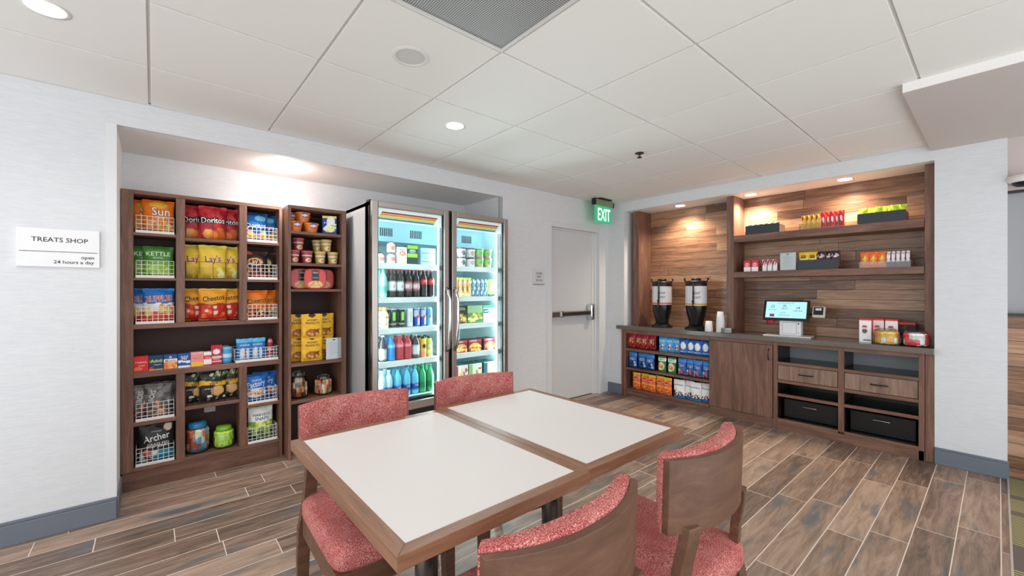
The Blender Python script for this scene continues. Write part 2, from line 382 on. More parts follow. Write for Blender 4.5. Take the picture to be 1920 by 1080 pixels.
struct('wall_alcove_base', bx(4.78, 4.8, .312, 3.006, 0, .84), flat('b4babd', .6))
struct('ceiling_alcove', bx(XB + .03, 4.8, .312, 3.006, 2.248, 2.28), M['soffit'])
struct('wall_far', bx(4.47, 4.5, -3, -.038, 0, T), flat('a5a7aa', .7))
struct('wall_far_header', bx(4.435, 4.47, -3, -.038, 1.96, T), flat('cbbfb9', .7))
struct('trim_4', bx(4.425, 4.47, -3, -.038, 1.105, 1.125), flat('3a3330', .4))
struct('trim_5', bx(4.455, 4.47, -3, -.038, 0, 1.105), M['woodwall'])
struct('trim_6', bx(4.43, 4.47, -3, -.038, 1.945, 1.96), flat('2a2828', .5))
def baseb(name, x0, x1, y0, y1):
    return struct(name, MB().box(x0, x1, y0, y1, 0, .105).box(x0 if x1 - x0 > .1 else x0 + .006, x1, y0 + .006 if x1 - x0 > .1 else y0, y1, .105, .122), M['base'], bevel=.003)
baseb('baseboard_left', -4, -.155, YA - .015, YA); baseb('baseboard_right', XB - .015, XB, -.045, .312)
baseb('baseboard_corner', XB - .015, XB, 3.03, YA)
struct('baseboard_niche_end', bx(-.157, -.147, YA, 3.60, 0, .11), M['base'])
# ceiling of lay-in tiles and its grid
ct = MB(); TX = [-.014 + .6096 * i for i in range(-3, 8)] + [XB]; TY = [YA] + [2.683 - .604 * j for j in range(0, 7)]
for i in range(len(TX) - 1):
    for j in range(len(TY) - 1):
        if abs(TX[i] - .5956) < .01 and abs(TY[j] - 1.475) < .01: continue
        ct.box(TX[i] + .006, TX[i + 1] - .006, TY[j + 1] + .006, TY[j] - .006, CEIL, CEIL + .02)
struct('ceiling', ct, M['ceil'], bevel=.0015, seg=1)
gb = MB()
for x in TX: gb.box(x - .012, x + .012, TY[-1], YA, CEIL + .008, CEIL + .03)
for y in TY: gb.box(TX[0], XB, y - .012, y + .012, CEIL + .0082, CEIL + .03)
struct('trim_7', gb, M['tbar'])
struct('trim_8', MB().box(-4, XB, YA - .012, YA, CEIL - .002, CEIL + .004).box(XB - .012, XB, .33, YA, CEIL - .002, CEIL + .004), M['tbar'])
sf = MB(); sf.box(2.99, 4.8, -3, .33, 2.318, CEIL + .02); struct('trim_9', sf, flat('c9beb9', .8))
struct('trim_10', bx(2.984, 2.99, -1.0, .33, 2.318, CEIL + .004), flat('f2efec', .6))  # bulkhead front edge, its lit brightness put into a whiter colour
# exit door
d = empty('door_1', (0, 0, 0)); d['kind'] = 'structure'
bx(3.34, 4.13, 3.30, 3.345, .008, 1.99).build('door_leaf', M['doorpaint'], d)
fr = MB(); fr.box(3.284, 3.352, 3.225, 3.40, 0, 2.051); fr.box(4.195, 4.271, 3.225, 3.40, 0, 2.051); fr.box(3.352, 4.195, 3.225, 3.40, 1.993, 2.051)
fr.box(4.125, 4.195, 3.285, 3.40, 0, 1.993); fr.box(3.352, 4.125, 3.285, 3.299, 1.975, 1.993); fr.box(4.165, 4.195, 3.262, 3.29, 0, 1.993)
fr.build('door_frame', flat('dcdee0', .45), d, bevel=.003)
bx(3.352, 4.125, 3.285, 3.345, 0, .008).build('threshold', M['steeld'], d)
pb = bx(3.36, 3.52, 3.235, 3.30, .977, 1.040).build('push_bar', M['steel'], d, bevel=.006); bx(3.52, 4.03, 3.222, 3.285, .985, 1.034).build('push_pad', newmat('satin_metal', '8a8680', .3, 1.), pb, bevel=.008)
bx(3.515, 3.53, 3.218, 3.30, .974, 1.043).build('bar_collar', M['chrome'], pb)
bx(4.035, 4.118, 3.215, 3.30, .916, 1.118).build('latch_case', M['chrome'], d, bevel=.02, seg=3)
# ---------------------------------------------------------------- signs, ceiling fittings
def plate(name, x0, x1, z0, z1, th, mat, label, cat): 
    o = bx(-(x1 - x0) / 2, (x1 - x0) / 2, -th, 0, -(z1 - z0) / 2, (z1 - z0) / 2).build(name, mat, loc=((x0 + x1) / 2, YA, (z0 + z1) / 2), bevel=.002); return tag(o, label, cat)
s = plate('wall_sign', -.524, -.223, 1.405, 1.605, .014, flat('efeff0', .4), 'white rectangular shop sign with black lettering on the left wall beside the shelving niche', 'sign')
fm = lambda x, z: (x, -.0147, z)
letters(s, [('TREATS SHOP', .205, .003, .042, '3a3a3c'), ('open', .050, .104, -.052, '3a3a3c'), ('24 hours a day', .150, .054, -.076, '3a3a3c')], fm)
bx(-.141, .142, -.0155, -.014, -.0215, -.019).build('divider_line', flat('3a3a3c'), s)
s = plate('wall_sign', 3.067, 3.243, 1.343, 1.507, .010, flat('d9d9da', .4), 'small grey square exit notice on the wall left of the exit door', 'sign')
letters(s, [('STAIRS', .095, .005, .038, '4a4a4c'), ('EXIT', .062, .005, .002, '4a4a4c'), ('ROUTE', .090, .005, -.036, '4a4a4c')], lambda x, z: (x, -.0107, z))
bx(-.086, .086, -.012, -.002, -.082, -.077).build('lower_rail', flat('4c4c4e'), s)
e = empty('exit_sign', (4.075, 3.075, CEIL), 0, 'green glowing edge-lit emergency exit sign hanging from the ceiling above the grey door', 'exit sign')
bx(-.11, .10, -.05, .05, -.012, .0).build('ceiling_mount', M['black'], e)
bx(-.165, .165, -.025, .025, -.082, -.012).build('housing', flat('8c9a7c', .4, .3), e, bevel=.006); bx(-.185, -.165, -.03, .03, -.085, -.008).build('end_cap', M['black'], e, bevel=.008); bx(.165, .18, -.03, .03, -.085, -.03).build('end_cap', M['black'], e, bevel=.006)
bx(-.16, .16, -.004, .004, -.285, -.082).build('panel', emis('exit_panel_glow', '3fc08a', .45), e)
xl = letters(e, [('EXIT', .235, .01, -.185, 'f4fff8', 0, 1.75)], lambda x, z: (x, -.006, z))
xl.data.materials.clear(); xl.data.materials.append(emis('exit_letter_glow', 'eafff4', 1.2))
def canlight(x, y, z, label, grp=None, r=.065):
    o = empty('ceiling_downlight', (x, y, z), 0, label, 'ceiling light', grp)
    MB().lathe([(r * .8, .0), (r * 1.08, -.003), (r * 1.08, .001), (r * .8, .002)], n=28, cap=False).build('trim_ring', flat('f0eeea', .4), o)
    MB().lathe([(.0, -.0035), (r * .85, -.003), (r * .86, -.001)], n=28, cap=False).build('lens', M['can'], o)
canlight(*CAN_ROOM[0], CEIL, 'bright round recessed downlight at the upper left, above the wall sign')
canlight(*CAN_ROOM[1], CEIL, 'bright round recessed downlight in the ceiling tile before the fridge doors')
for x, y in CAN_ROOM[2:]: canlight(x, y, CEIL, 'added unseen round downlight in the ceiling behind the viewer', 'added downlights behind the viewer')
canlight(CAN_NICHE[0][0], CAN_NICHE[0][1], 2.217, 'small recessed downlight in the niche ceiling above the snack shelves')
for (x, y), t in zip(CAN_ALCOVE, ('recessed downlight in alcove ceiling above the coffee dispensers', 'recessed downlight in alcove ceiling just right of the wooden divider', 'recessed downlight in alcove ceiling nearest the textured pillar')): canlight(x, y, 2.248, t, None, .06)
v = empty('air_vent', (.9004, 1.173, CEIL), 0, 'square perforated grey return air vent filling one ceiling tile', 'vent')
MB().box(-.299, .299, .284, .298, -.004, .012).box(-.299, .299, -.298, -.284, -.004, .012).box(-.299, -.285, -.284, .284, -.004, .012).box(.285, .299, -.284, .284, -.004, .012).build('frame', M['tbar'], v)
m = newmat('perforated_metal', rough=.5); N = Nodes(m); _s = N.sep(N.new('ShaderNodeTexCoord').outputs['Object'])
_q = [N.m('SUBTRACT', N.m('FRACT', N.m('MULTIPLY', _s[i], 110.)), .5) for i in (0, 1)]
_r = N.m('ADD', N.m('POWER', _q[0], 2.), N.m('POWER', _q[1], 2.)); N.l.new(N.mix(N.m('LESS_THAN', _r, .12), lin('b4b2b0'), lin('2c2a2a')), P(m)['Base Color'])
bx(-.286, .286, -.285, .285, .002, .01).build('perforated_panel', m, v)
s = empty('ceiling_speaker', (.905, 1.775, CEIL), 0, 'round white ceiling speaker between the air vent and the downlight', 'speaker')
MB().lathe([(.064, -.001), (.066, -.007), (.080, -.006), (.086, 0)], n=36, cap=False).build('rim', flat('dcd9d6'), s); MB().lathe([(0, -.005), (.064, -.003)], n=36, cap=False).build('grille', flat('cfccc9', .8), s)
s = empty('fire_sprinkler', (2.914, 1.849, CEIL), 0, 'small dark fire sprinkler head in the ceiling near the alcove', 'sprinkler')
MB().lathe([(0, -.001), (.034, -.004), (.034, 0)], n=20, cap=False).build('escutcheon', flat('3a3836', .4, .5), s)
MB().bar((-.012, 0, 0), (-.006, 0, -.032), .005).bar((.012, 0, 0), (.006, 0, -.032), .005).lathe([(.006, -.03), (.02, -.034), (.02, -.037), (0, -.038)], n=12).build('deflector', M['black'], s)
s = empty('security_camera', (4.40, -.105, 2.015), 0, 'white dome security camera on the bulkhead right of the pillar', 'camera')
MB().lathe([(.055, .035), (.07, .03), (.072, 0), (.064, -.012), (.0, -.014)][::-1], n=24).build('housing', flat('e4ded6', .4), s); MB().lathe([(0, -.042), (.03, -.038), (.046, -.026), (.052, -.012)], n=20, cap=False).build('dome', M['black'], s)
# ================================================================ snack shelves in the niche
YS = 3.60; YBK = 3.845
def S(root, name, x0, x1, z0, z1, mat, y0=YS, y1=YBK): return bx(x0, x1, y0, y1, z0, z1).build(name, mat, root, bevel=.0015, seg=1)
u = empty('snack_shelving', (.29, YS, 0), 0, 'wide dark walnut cubby shelving unit full of chip bags in the niche', 'shelving'); 
def rel(o, p):
    o.location = [a - b for a, b in zip(o.location, p.location)]; return o
def SU(name, *a, **k): return rel(S(u, name, *a, **k), u)
SU('side_panel', -.155, -.095, .121, 1.925, M['cabv']); SU('side_panel', .736, .757, .0, 1.925, M['cabv'])
SU('top_panel', -.095, .736, 1.901, 1.925, M['cabx']); SU('toe_kick', -.15, .736, 0, .121, M['cabx'], YS + .018)
SU('back_panel', -.155, .757, .121, 1.925, newmat('dark_back_panel', '432b24', .6), YBK - .006, YBK + .01)
for z0, z1 in ((1.032, 1.063), (.718, .754), (.121, .145)): SU('shelf', -.095, .736, z0, z1, M['cabx'])
for z0, z1 in ((1.636, 1.654), (1.346, 1.363), (.407, .435)): SU('shelf', -.095, .117, z0, z1, M['cabx'])
for z0, z1 in ((1.621, 1.639), (1.347, 1.362), (.465, .488)): SU('shelf', .165, .477, z0, z1, M['cabx'])
for z0, z1 in ((1.623, 1.643), (1.343, 1.363), (.414, .438)): SU('shelf', .524, .736, z0, z1, M['cabx'])
for x0, x1 in ((.117, .165), (.477, .524)):
    SU('divider', x0, x1, 1.063, 1.901, M['cabv']); SU('divider', x0, x1, .145, .718, M['cabv'])
t = empty('snack_tower', (.985, 3.48, 0), 0, 'narrow dark walnut shelving tower between the cubby unit and the fridge', 'shelving')
def ST(name, *a, **k): return rel(S(t, name, *a, **k), t)
ST('side_panel', .770, .791, 0, 1.928, M['cabv'], 3.48); ST('side_panel', 1.165, 1.200, 0, 1.928, M['cabv'], 3.48)
ST('top_panel', .791, 1.165, 1.903, 1.928, M['cabx'], 3.48); ST('back_panel', .770, 1.20, .05, 1.90, bpy.data.materials['dark_back_panel'], YBK - .01, YBK + .01)
ST('toe_kick', .791, 1.165, 0, .06, M['cabx'], 3.50)
for z0, z1 in ((1.712, 1.733), (1.470, 1.491), (1.271, 1.291), (.700, .725), (.417, .442), (.06, .082)): ST('shelf', .791, 1.165, z0, z1, M['cabx'], 3.482)
o = bx(-.035, .035, -.006, 0, -.055, .055).build('wall_outlet', flat('c9c6c2', .4), loc=(.322, YBK - .007, .43), bevel=.003); tag(o, 'pale outlet plate on the back panel above the snack jars', 'outlet')
bx(-.014, .014, -.008, -.005, .0, .026).build('socket', M['black'], o)
# ================================================================ fridge
M['side'] = newmat('stainless_side', 'c6c6c8', .45, .25)
FX0, FX1, FY = 1.255, 2.612, 3.10
f = empty('display_fridge', ((FX0 + FX1) / 2, FY, 0), 0, 'tall stainless steel two-door glass display fridge with lit cyan interior', 'fridge')
def FB(name, b, mat, **k): return rel(bx(*b).build(name, mat, k.pop('parent', f), **k), f) if not k.get('parent') else bx(*b).build(name, mat, **k)
FB('side_panel', (FX0, FX0 + .03, FY + .06, 3.84, .10, 1.965), M['side']); FB('side_panel', (FX1 - .042, FX1 - .012, FY + .06, 3.84, .10, 1.965), M['steel'])
FB('top_panel', (FX0, FX1 - .012, FY + .10, 3.84, 1.935, 1.962), M['side']); FB('top_trim', (FX0, FX1 - .012, FY + .045, FY + .10, 1.935, 1.980), M['black'])  # unseen top made pale to bounce light onto the niche ceiling
M['liner'] = newmat('fridge_liner', 'd3ecef', .35)
FB('back_liner', (FX0 + .03, FX1 - .042, 3.80, 3.84, .12, 1.935), M['liner'])
FB('side_liner', (FX0 + .03, FX0 + .04, FY + .12, 3.80, .36, 1.93), M['liner']); FB('side_liner', (FX1 - .052, FX1 - .042, FY + .12, 3.80, .36, 1.93), M['liner'])
fan = FB('evaporator_cover', (FX0 + .04, FX1 - .052, 3.42, 3.80, 1.70, 1.93), newmat('cooler_housing', 'a9d3de', .4))
g = MB()
for cx in (1.52, 1.80, 2.35):
    for k in range(7): g.box(cx - .06 + k * .017, cx - .052 + k * .017, 3.417, 3.421, 1.745, 1.815)
g = g.build('fan_slots', M['black'], f); rel(g, f)
FB('floor_liner', (FX0 + .03, FX1 - .042, FY + .10, 3.80, .36, .40), M['liner'])
FB('base_grille', (FX0 + .01, FX1 - .02, FY + .05, 3.84, .10, .30), M['black'])
for x in (FX0 + .06, FX1 - .09):
    for y in (FY + .12, 3.76): rel(MB().lathe([(.03, 0), (.034, .01), (.034, .08), (.02, .10)], c=(x, y), n=12).build('foot', M['black'], f), f)
FB('mullion', (1.915, 2.005, FY + .045, FY + .12, .36, 1.93), M['black'])
FB('front_frame', (FX0, FX0 + .045, FY + .045, FY + .12, .30, 1.965), M['black']); FB('front_frame', (FX1 - .055, FX1 - .012, FY + .045, FY + .12, .30, 1.965), M['black'])
ledm = emis('fridge_led', 'd8fbff', 9.)
for x in (FX0 + .052, 1.895, 2.012, FX1 - .066): FB('led_tube', (x, x + .012, FY + .10, FY + .115, .42, 1.88), ledm)
shm = newmat('white_wire_shelf', 'f4fbfb', .4)
SH = [(1.50, 1.457), (1.222, 1.180), (.971, .928), (.702, .658), (.400, .37)]
for z1, z0 in SH[:4]:
    for a, b in ((FX0 + .045, 1.905), (2.015, FX1 - .055)):
        o = FB('shelf', (a, b, 3.222, 3.78, z1 - .012, z1), shm); fl = bx(a, b, 3.210, 3.222, z0, z1 + .002).build('price_rail', shm, o)
def fdoor(x0, x1, hx, lab):
    dr = empty('door', (0, 0, 0)); dr.parent = f; dr.location = (-f.location.x, -f.location.y, 0)
    W = .050; z0, z1 = .312, 1.972
    MB().box(x0, x0 + W, FY, FY + .05, z0, z1).box(x1 - W, x1, FY, FY + .05, z0, z1).box(x0 + W, x1 - W, FY, FY + .05, z1 - W, z1).box(x0 + W, x1 - W, FY, FY + .05, z0, z0 + W + .02).build('door_frame', M['steel'], dr, bevel=.006)
    MB().box(x0 + W, x0 + W + .008, FY + .02, FY + .07, z0 + W, z1 - W).box(x1 - W - .008, x1 - W, FY + .02, FY + .07, z0 + W, z1 - W).box(x0 + W, x1 - W, FY + .02, FY + .07, z0 + W + .02, z0 + W + .04).build('gasket', M['black'], dr)
    bx(x0 + W, x1 - W, FY + .018, FY + .024, z0 + W + .02, z1 - W).build('glass_pane', M['glass'], dr)
    hz = 1.928; q = bx(x0 + W, x1 - W, FY + .030, FY + .034, hz - .105, hz).build('header_panel', emis('fridge_header', 'e4f0f4', .35), dr)
    a, b = x0 + W + .045, x1 - W - .045
    for k, c in enumerate(('cf3b2c', 'f0a93c', 'f3e04a', '2f8fb5')):
        zt = hz - .014 - (k + 1) * .0165; sx = -.011 * k
        MB().prism([(a + sx, -zt), (b + sx, -zt), (b + sx - .012, -zt + .014), (a + sx - .012, -zt + .014)], 0, .001).build('header_stripe', flat(c, .4), q)
        st = q.children[-1]; st.rotation_euler = (radians(-90), 0, 0); st.location = (0, FY + .029, 0)
    h = MB().tube([(hx, FY, 1.30), (hx, FY - .035, 1.27), (hx, FY - .05, 1.20), (hx, FY - .058, 1.03), (hx, FY - .05, .86), (hx, FY - .035, .79), (hx, FY, .76)], .014, 10)
    h.build('handle', M['chrome'], dr)
fdoor(1.262, 1.945, 1.920, ''); fdoor(1.975, 2.612, 2.0, '')
# fridge tubes shed real light
for x in (1.33, 1.88, 2.03, 2.53):
    lamp('fridge_tube_light', 'AREA', (x, FY + .13, 1.15), 11, (.80, .97, 1), .03, 1.5, rot=(radians(90), 0, pi + (.5 if x in (1.33, 2.03) else -.5)))
# ================================================================ counter, alcove woodwork
CX = 4.385
a = MB().prism([(4.355, 3.09), (4.355, .3125), (4.768, .3125), (4.768, 3.004), (4.3985, 3.004), (4.3985, 3.09)][::-1], .805, .85).build('countertop', M['counter'], bevel=.003)
tag(a, 'long grey brown stone countertop running along the wooden alcove', 'countertop')
def CB(root, name, b, mat, **k): o = bx(*b).build(name, mat, root, bevel=k.pop('bevel', .0015), seg=1, **k); return rel(o, root) if o.parent == root else o
KIT = .085; XBK = 4.765
c1 = empty('open_cabinet', (CX, 2.5, 0), 0, 'open three-shelf walnut cabinet of snack bags under the coffee dispensers', 'cabinet')
CB(c1, 'side_panel', (CX, 4.398, 3.008, 3.035, 0, .805), M['cabv']); CB(c1, 'side_panel', (CX, XBK, 2.975, 3.003, 0, .805), M['cabv']); CB(c1, 'top_rail', (CX, XBK, 1.965, 2.975, .758, .805), M['caby'])
CB(c1, 'side_panel', (CX + .02, XBK, 1.950, 1.965, 0, .805), M['dark'])
for z0, z1 in ((.546, .578), (.318, .344), (.062, .090)):
    CB(c1, 'shelf', (CX, XBK, 1.965, 2.975, z0, z1), M['caby'])
CB(c1, 'back_panel', (4.758, XBK, 1.965, 2.975, .06, .80), M['dark']); CB(c1, 'toe_kick', (CX + .02, CX + .04, 1.965, 2.975, 0, .062), M['caby'])
c2 = empty('door_cabinet', (CX, 1.66, 0), 0, 'closed walnut cupboard with one door in the middle of the counter', 'cabinet')
CB(c2, 'carcass', (CX + .022, XBK, 1.372, 1.948, .0, .805), M['cabv']); CB(c2, 'top_rail', (CX, CX + .021, 1.372, 1.963, .768, .805), M['caby'])
dr = CB(c2, 'door', (CX, CX + .02, 1.378, 1.962, .088, .765), M['cabv']); CB(c2, 'toe_kick', (CX + .012, CX + .021, 1.372, 1.963, 0, .085), M['caby'])
def handle(p, q, parent, root):
    n = [(p[i] + q[i]) / 2 for i in range(3)]; o = MB().tube([p, (p[0] - .022, *p[1:]), (n[0] - .028, n[1], n[2]), (q[0] - .022, *q[1:]), q], .005, 8).build('handle', M['black'], parent)
    return o
h = handle((CX, 1.405, .63), (CX, 1.405, .73), dr, c2)
c3 = empty('drawer_cabinet', (CX, .85, 0), 0, 'walnut cabinet with two drawers and open black-lined bays beside the pillar', 'cabinet')
for y0, y1 in ((1.337, 1.370), (.845, .885), (.364, .396)):
    CB(c3, 'stile', (CX, CX + .02, y0, y1, .0 if y0 != .845 else .09, .805), M['cabv']); CB(c3, 'upright', (CX + .02, XBK, y0 + .005, y1 - .003, 0, .80), M['dark'])
CB(c3, 'end_filler', (CX + .012, XBK, .314, .362, 0, .805), M['cabv'])
for a_, b_ in ((.885, 1.337), (.396, .845)):
    CB(c3, 'top_rail', (CX, CX + .02, a_, b_, .772, .805), M['caby'])
    for z0, z1 in ((.596, .622), (.430, .456), (.304, .330), (.074, .100)):
        CB(c3, 'shelf_edge', (CX, CX + .02, a_, b_, z0, z1), M['caby']); CB(c3, 'shelf', (CX + .02, XBK, a_, b_, z0 + .002, z1 - .002), newmat('black_shelf', '1b1c1d', .2) if 'black_shelf' not in bpy.data.materials else bpy.data.materials['black_shelf'])
    w_ = CB(c3, 'drawer', (CX, CX + .02, a_ + .004, b_ - .004, .460, .592), M['drv']); CB(c3, 'back_panel', (4.758, 4.764, a_, b_, .08, .594), M['dark'])
    mid = (a_ + b_) / 2; handle((CX, mid - .05, .528), (CX, mid + .05, .528), w_, c3)
CB(c3, 'toe_kick', (CX + .012, CX + .02, .396, 1.337, 0, .074), M['caby']); CB(c3, 'toe_kick', (CX, CX + .012, .365, 1.337, 0, .074), M['caby'])
for a_, b_, l in ((.885, 1.337, 'low black storage bin with metal pull in the left bottom bay'), (.396, .845, 'low black storage bin with metal pull in the right bottom bay')):
    o = bx(-.13, .13, -(b_ - a_) / 2 + .02, (b_ - a_) / 2 - .02, 0, .17).build('storage_bin', newmat('bin_black', '0c0d0e', .35), loc=(4.62, (a_ + b_) / 2, .100), bevel=.006); tag(o, l, 'bin')
    MB().tube([(-.13, -.06, .12), (-.142, -.05, .12), (-.142, .05, .12), (-.13, .06, .12)], .005, 8).build('pull', M['steel'], o)
for y0, y1, l in ((2.862, 2.942, 'upright walnut panel at the left end of the alcove beside the coffee dispensers'), (1.762, 1.832, 'upright walnut divider between coffee area and the snack shelves'), (.3145, .372, 'upright walnut panel at the right end of the alcove against the pillar')):
    o = bx(4.495, 4.768, -(y1 - y0) / 2, (y1 - y0) / 2, .8505, 2.247).build('alcove_panel', M['cabv'], loc=(0, (y0 + y1) / 2, 0), bevel=.002); tag(o, l, 'panel')
    o.data.transform(__import__('mathutils').Matrix.Translation((-4.63, 0, 0))); o.location.x = 4.63
for z0, z1, l in ((1.768, 1.836, 'upper floating walnut shelf holding candy trays'), (1.410, 1.468, 'lower floating walnut shelf with candy and the white card')):
    o = bx(-.14, .138, -.694, .694, z0, z1).build('wall_shelf', M['caby'], loc=(4.63, 1.067, 0), bevel=.002); tag(o, l, 'shelf')
# ================================================================ tables and chairs
def table(x0, x1, y0, y1, label):
    o = empty('dining_table', ((x0 + x1) / 2, (y0 + y1) / 2, 0), 0, label, 'table', 'tables pushed together'); a, b = (x1 - x0) / 2, (y1 - y0) / 2; r = .034; z1 = .75; z0 = .716
    for poly, mt in (([(-a, -b), (a, -b), (a - r, -b + r), (-a + r, -b + r)], 'tabx'), ([(-a, b), (-a + r, b - r), (a - r, b - r), (a, b)], 'tabx'), ([(-a, -b), (-a + r, -b + r), (-a + r, b - r), (-a, b)], 'taby'), ([(a, -b), (a, b), (a - r, b - r), (a - r, -b + r)], 'taby')):
        MB().prism(poly, z0, z1).build('wood_edge', M[mt], o, bevel=.0015)
    bx(-a + r, a - r, -b + r, b - r, z0 + .004, z1 - .0005).build('white_top', M['lam'], o)
    MB().lathe([(.037, .02), (.037, .70)], n=24).build('column', M['steeld'], o)
    MB().box(-.02, .02, -.22, .22, .695, .716).box(-.18, .18, -.02, .02, .6955, .7155).build('mounting_plate', M['black'], o)
    mb = MB()
    for k in range(4):
        c_, s_ = cos(pi / 4 + k * pi / 2), sin(pi / 4 + k * pi / 2)
        mb.bar((0, 0, .022), (.33 * c_, .36 * s_, .014), .028)
    mb.lathe([(.06, 0), (.06, .03), (.04, .04)], n=20); mb.build('base', M['steeld'], o, bevel=.003)
table(.370, .9755, .782, 1.637, 'left of two joined tables, white top with brown wooden edge, nearest the viewer')
table(.9775, 1.556, .792, 1.664, 'right of two joined tables, white top with brown wooden edge, toward the counter')
def rbox(w_, d_, h, r, n=10, dome=.0):
    """soft cushion block: rounded square in plan, rounded rim"""
    mb = MB(); P_ = []; K = 36
    prof = [(r, 0), (r * .3, .006), (0, .02), (0, h - .028), (r * .22, h - .012), (r * .62, h - .003), (r * 1.3, h + dome * .4), (w_ * .36, h + dome)]
    for ins, z in prof:
        a, b = w_ / 2 - ins, d_ / 2 - ins * d_ / w_
        for k in range(K):
            t_ = 2 * pi * k / K; c_, s_ = cos(t_), sin(t_); e = .24
            P_.append((a * abs(c_) ** e * (1 if c_ > 0 else -1), b * abs(s_) ** e * (1 if s_ > 0 else -1), z))
    m_ = len(prof); fs = [(k * K + j, k * K + (j + 1) % K, (k + 1) * K + (j + 1) % K, (k + 1) * K + j) for k in range(m_ - 1) for j in range(K)] + [tuple(range(K))[::-1], tuple((m_ - 1) * K + j for j in range(K))]
    return mb.add(P_, fs, smooth=True)
def make_chair():
    """faces +y, origin on floor below seat centre"""
    o = empty('dining_chair', (0, 0, 0), 0, 'x', 'chair')
    rbox(.430, .49, .085, .022, dome=.006).build('seat', M['fabric'], o, loc=(0, 0, .400))
    MB().box(-.184, .184, .210, .236, .335, .405).box(-.208, -.182, -.20, .209, .335, .405).box(.182, .208, -.20, .209, .335, .405).box(-.181, .181, -.222, -.198, .335, .405).build('seat_frame', M['chairw'], o, bevel=.002)
    for s_ in (-1, 1):
        mb = MB(); vs = []
        for z, h in ((0, .015), (.4055, .022)): vs += [(s_ * (.210 - h) + a * h, (.238 - h) + b * h, z) for a, b in ((-1, -1), (1, -1), (1, 1), (-1, 1))]
        mb.add(vs, [(3, 2, 1, 0), (4, 5, 6, 7), (0, 1, 5, 4), (1, 2, 6, 5), (2, 3, 7, 6), (3, 0, 4, 7)]); mb.build('leg', M['chairw'], o, bevel=.003)
        path = [(.185, -.285, 0, .034), (.196, -.255, .12, .04), (.200, -.232, .24, .046), (.196, -.218, .36, .052), (.184, -.212, .46, .050), (.174, -.222, .55, .048), (.168, -.236, .62, .046), (.166, -.240, .66, .044)]
        mb = MB(); vs = []
        for x, y, z, w2 in path: vs += [(s_ * (x - w2 / 2), y - .014, z), (s_ * (x + w2 / 2), y - .014 + .01 * (z > .4), z), (s_ * (x + w2 / 2), y + .014 + .01 * (z > .4), z), (s_ * (x - w2 / 2), y + .014, z)]
        q = len(path); fs = [(k * 4 + j, k * 4 + (j + 1) % 4, k * 4 + 4 + (j + 1) % 4, k * 4 + 4 + j) for k in range(q - 1) for j in range(4)] + [(3, 2, 1, 0), tuple(4 * (q - 1) + j for j in range(4))]
        mb.add(vs, [p[::s_] for p in fs], smooth=False); b = mb.build('leg', M['chairw'], o, bevel=.003, seg=2)
    def arc(x): return -.272 + .066 * abs(x / .222) ** 2.2
    def shell(w2, y_in, y_out, z0, z1, n=26, rnd=0, lean=.03):
        mb = MB(); vs = []
        prof = [(y_out, z0), (y_out, z1), (y_in, z1), (y_in, z0)] if not rnd else [(y_out, z0 + .006), (y_out, z1 - .006), (y_out + rnd * .4, z1), (y_in - rnd * .5, z1 - .002), (y_in, z1 - rnd), (y_in, z0 + rnd), (y_in - rnd * .5, z0 + .002), (y_out + rnd * .4, z0)]
        for i in range(n + 1):
            x = -w2 + 2 * w2 * i / n; ed = min(1, (w2 - abs(x)) / .018) if rnd else 1
            dx = .16 * x / .222
            fat = 1 + (.7 * (1 - (x / w2) ** 2) if rnd else 0)
            for y, z in prof:
                yy = y_out + (y - y_out) * (ed ** .5 if rnd else 1) * fat; zz = (z0 + z1) / 2 + (z - (z0 + z1) / 2) * (1 - .02 * (1 - ed))
                vs.append((x - dx * yy * .9, arc(x) + yy + lean * (.74 - z) , zz))
        k = len(prof); fs = [(i * k + j, i * k + (j + 1) % k, (i + 1) * k + (j + 1) % k, (i + 1) * k + j) for i in range(n) for j in range(k)] + [tuple(range(k))[::-1], tuple(n * k + j for j in range(k))]
        return mb.add(vs, [q_[::-1] for q_ in fs], smooth=bool(rnd))
    shell(.224, .020, 0, .640, .838).build('backrest', M['chairw'], o, bevel=.002)
    shell(.226, .056, .021, .634, .846, rnd=.016).build('back_cushion', M['fabric'], o)
    return o
chair = make_chair()
CH = [((.640, .760), 0, 'red tweed chair on the near side of the left table, back to the viewer'),
      ((1.243, .765), 0, 'red tweed chair with brown curved wooden back at the near side of the right table'),
      ((.640, 1.545), pi - .03, 'red tweed chair at the far side of the left table, before the snack shelves'),
      ((1.225, 1.545), pi - .12, 'red tweed chair at the far side of the right table, before the fridge')]
for (p, rz, l) in CH: inst(chair, (*p, 0), rz, l, 'red tweed chairs around the tables')
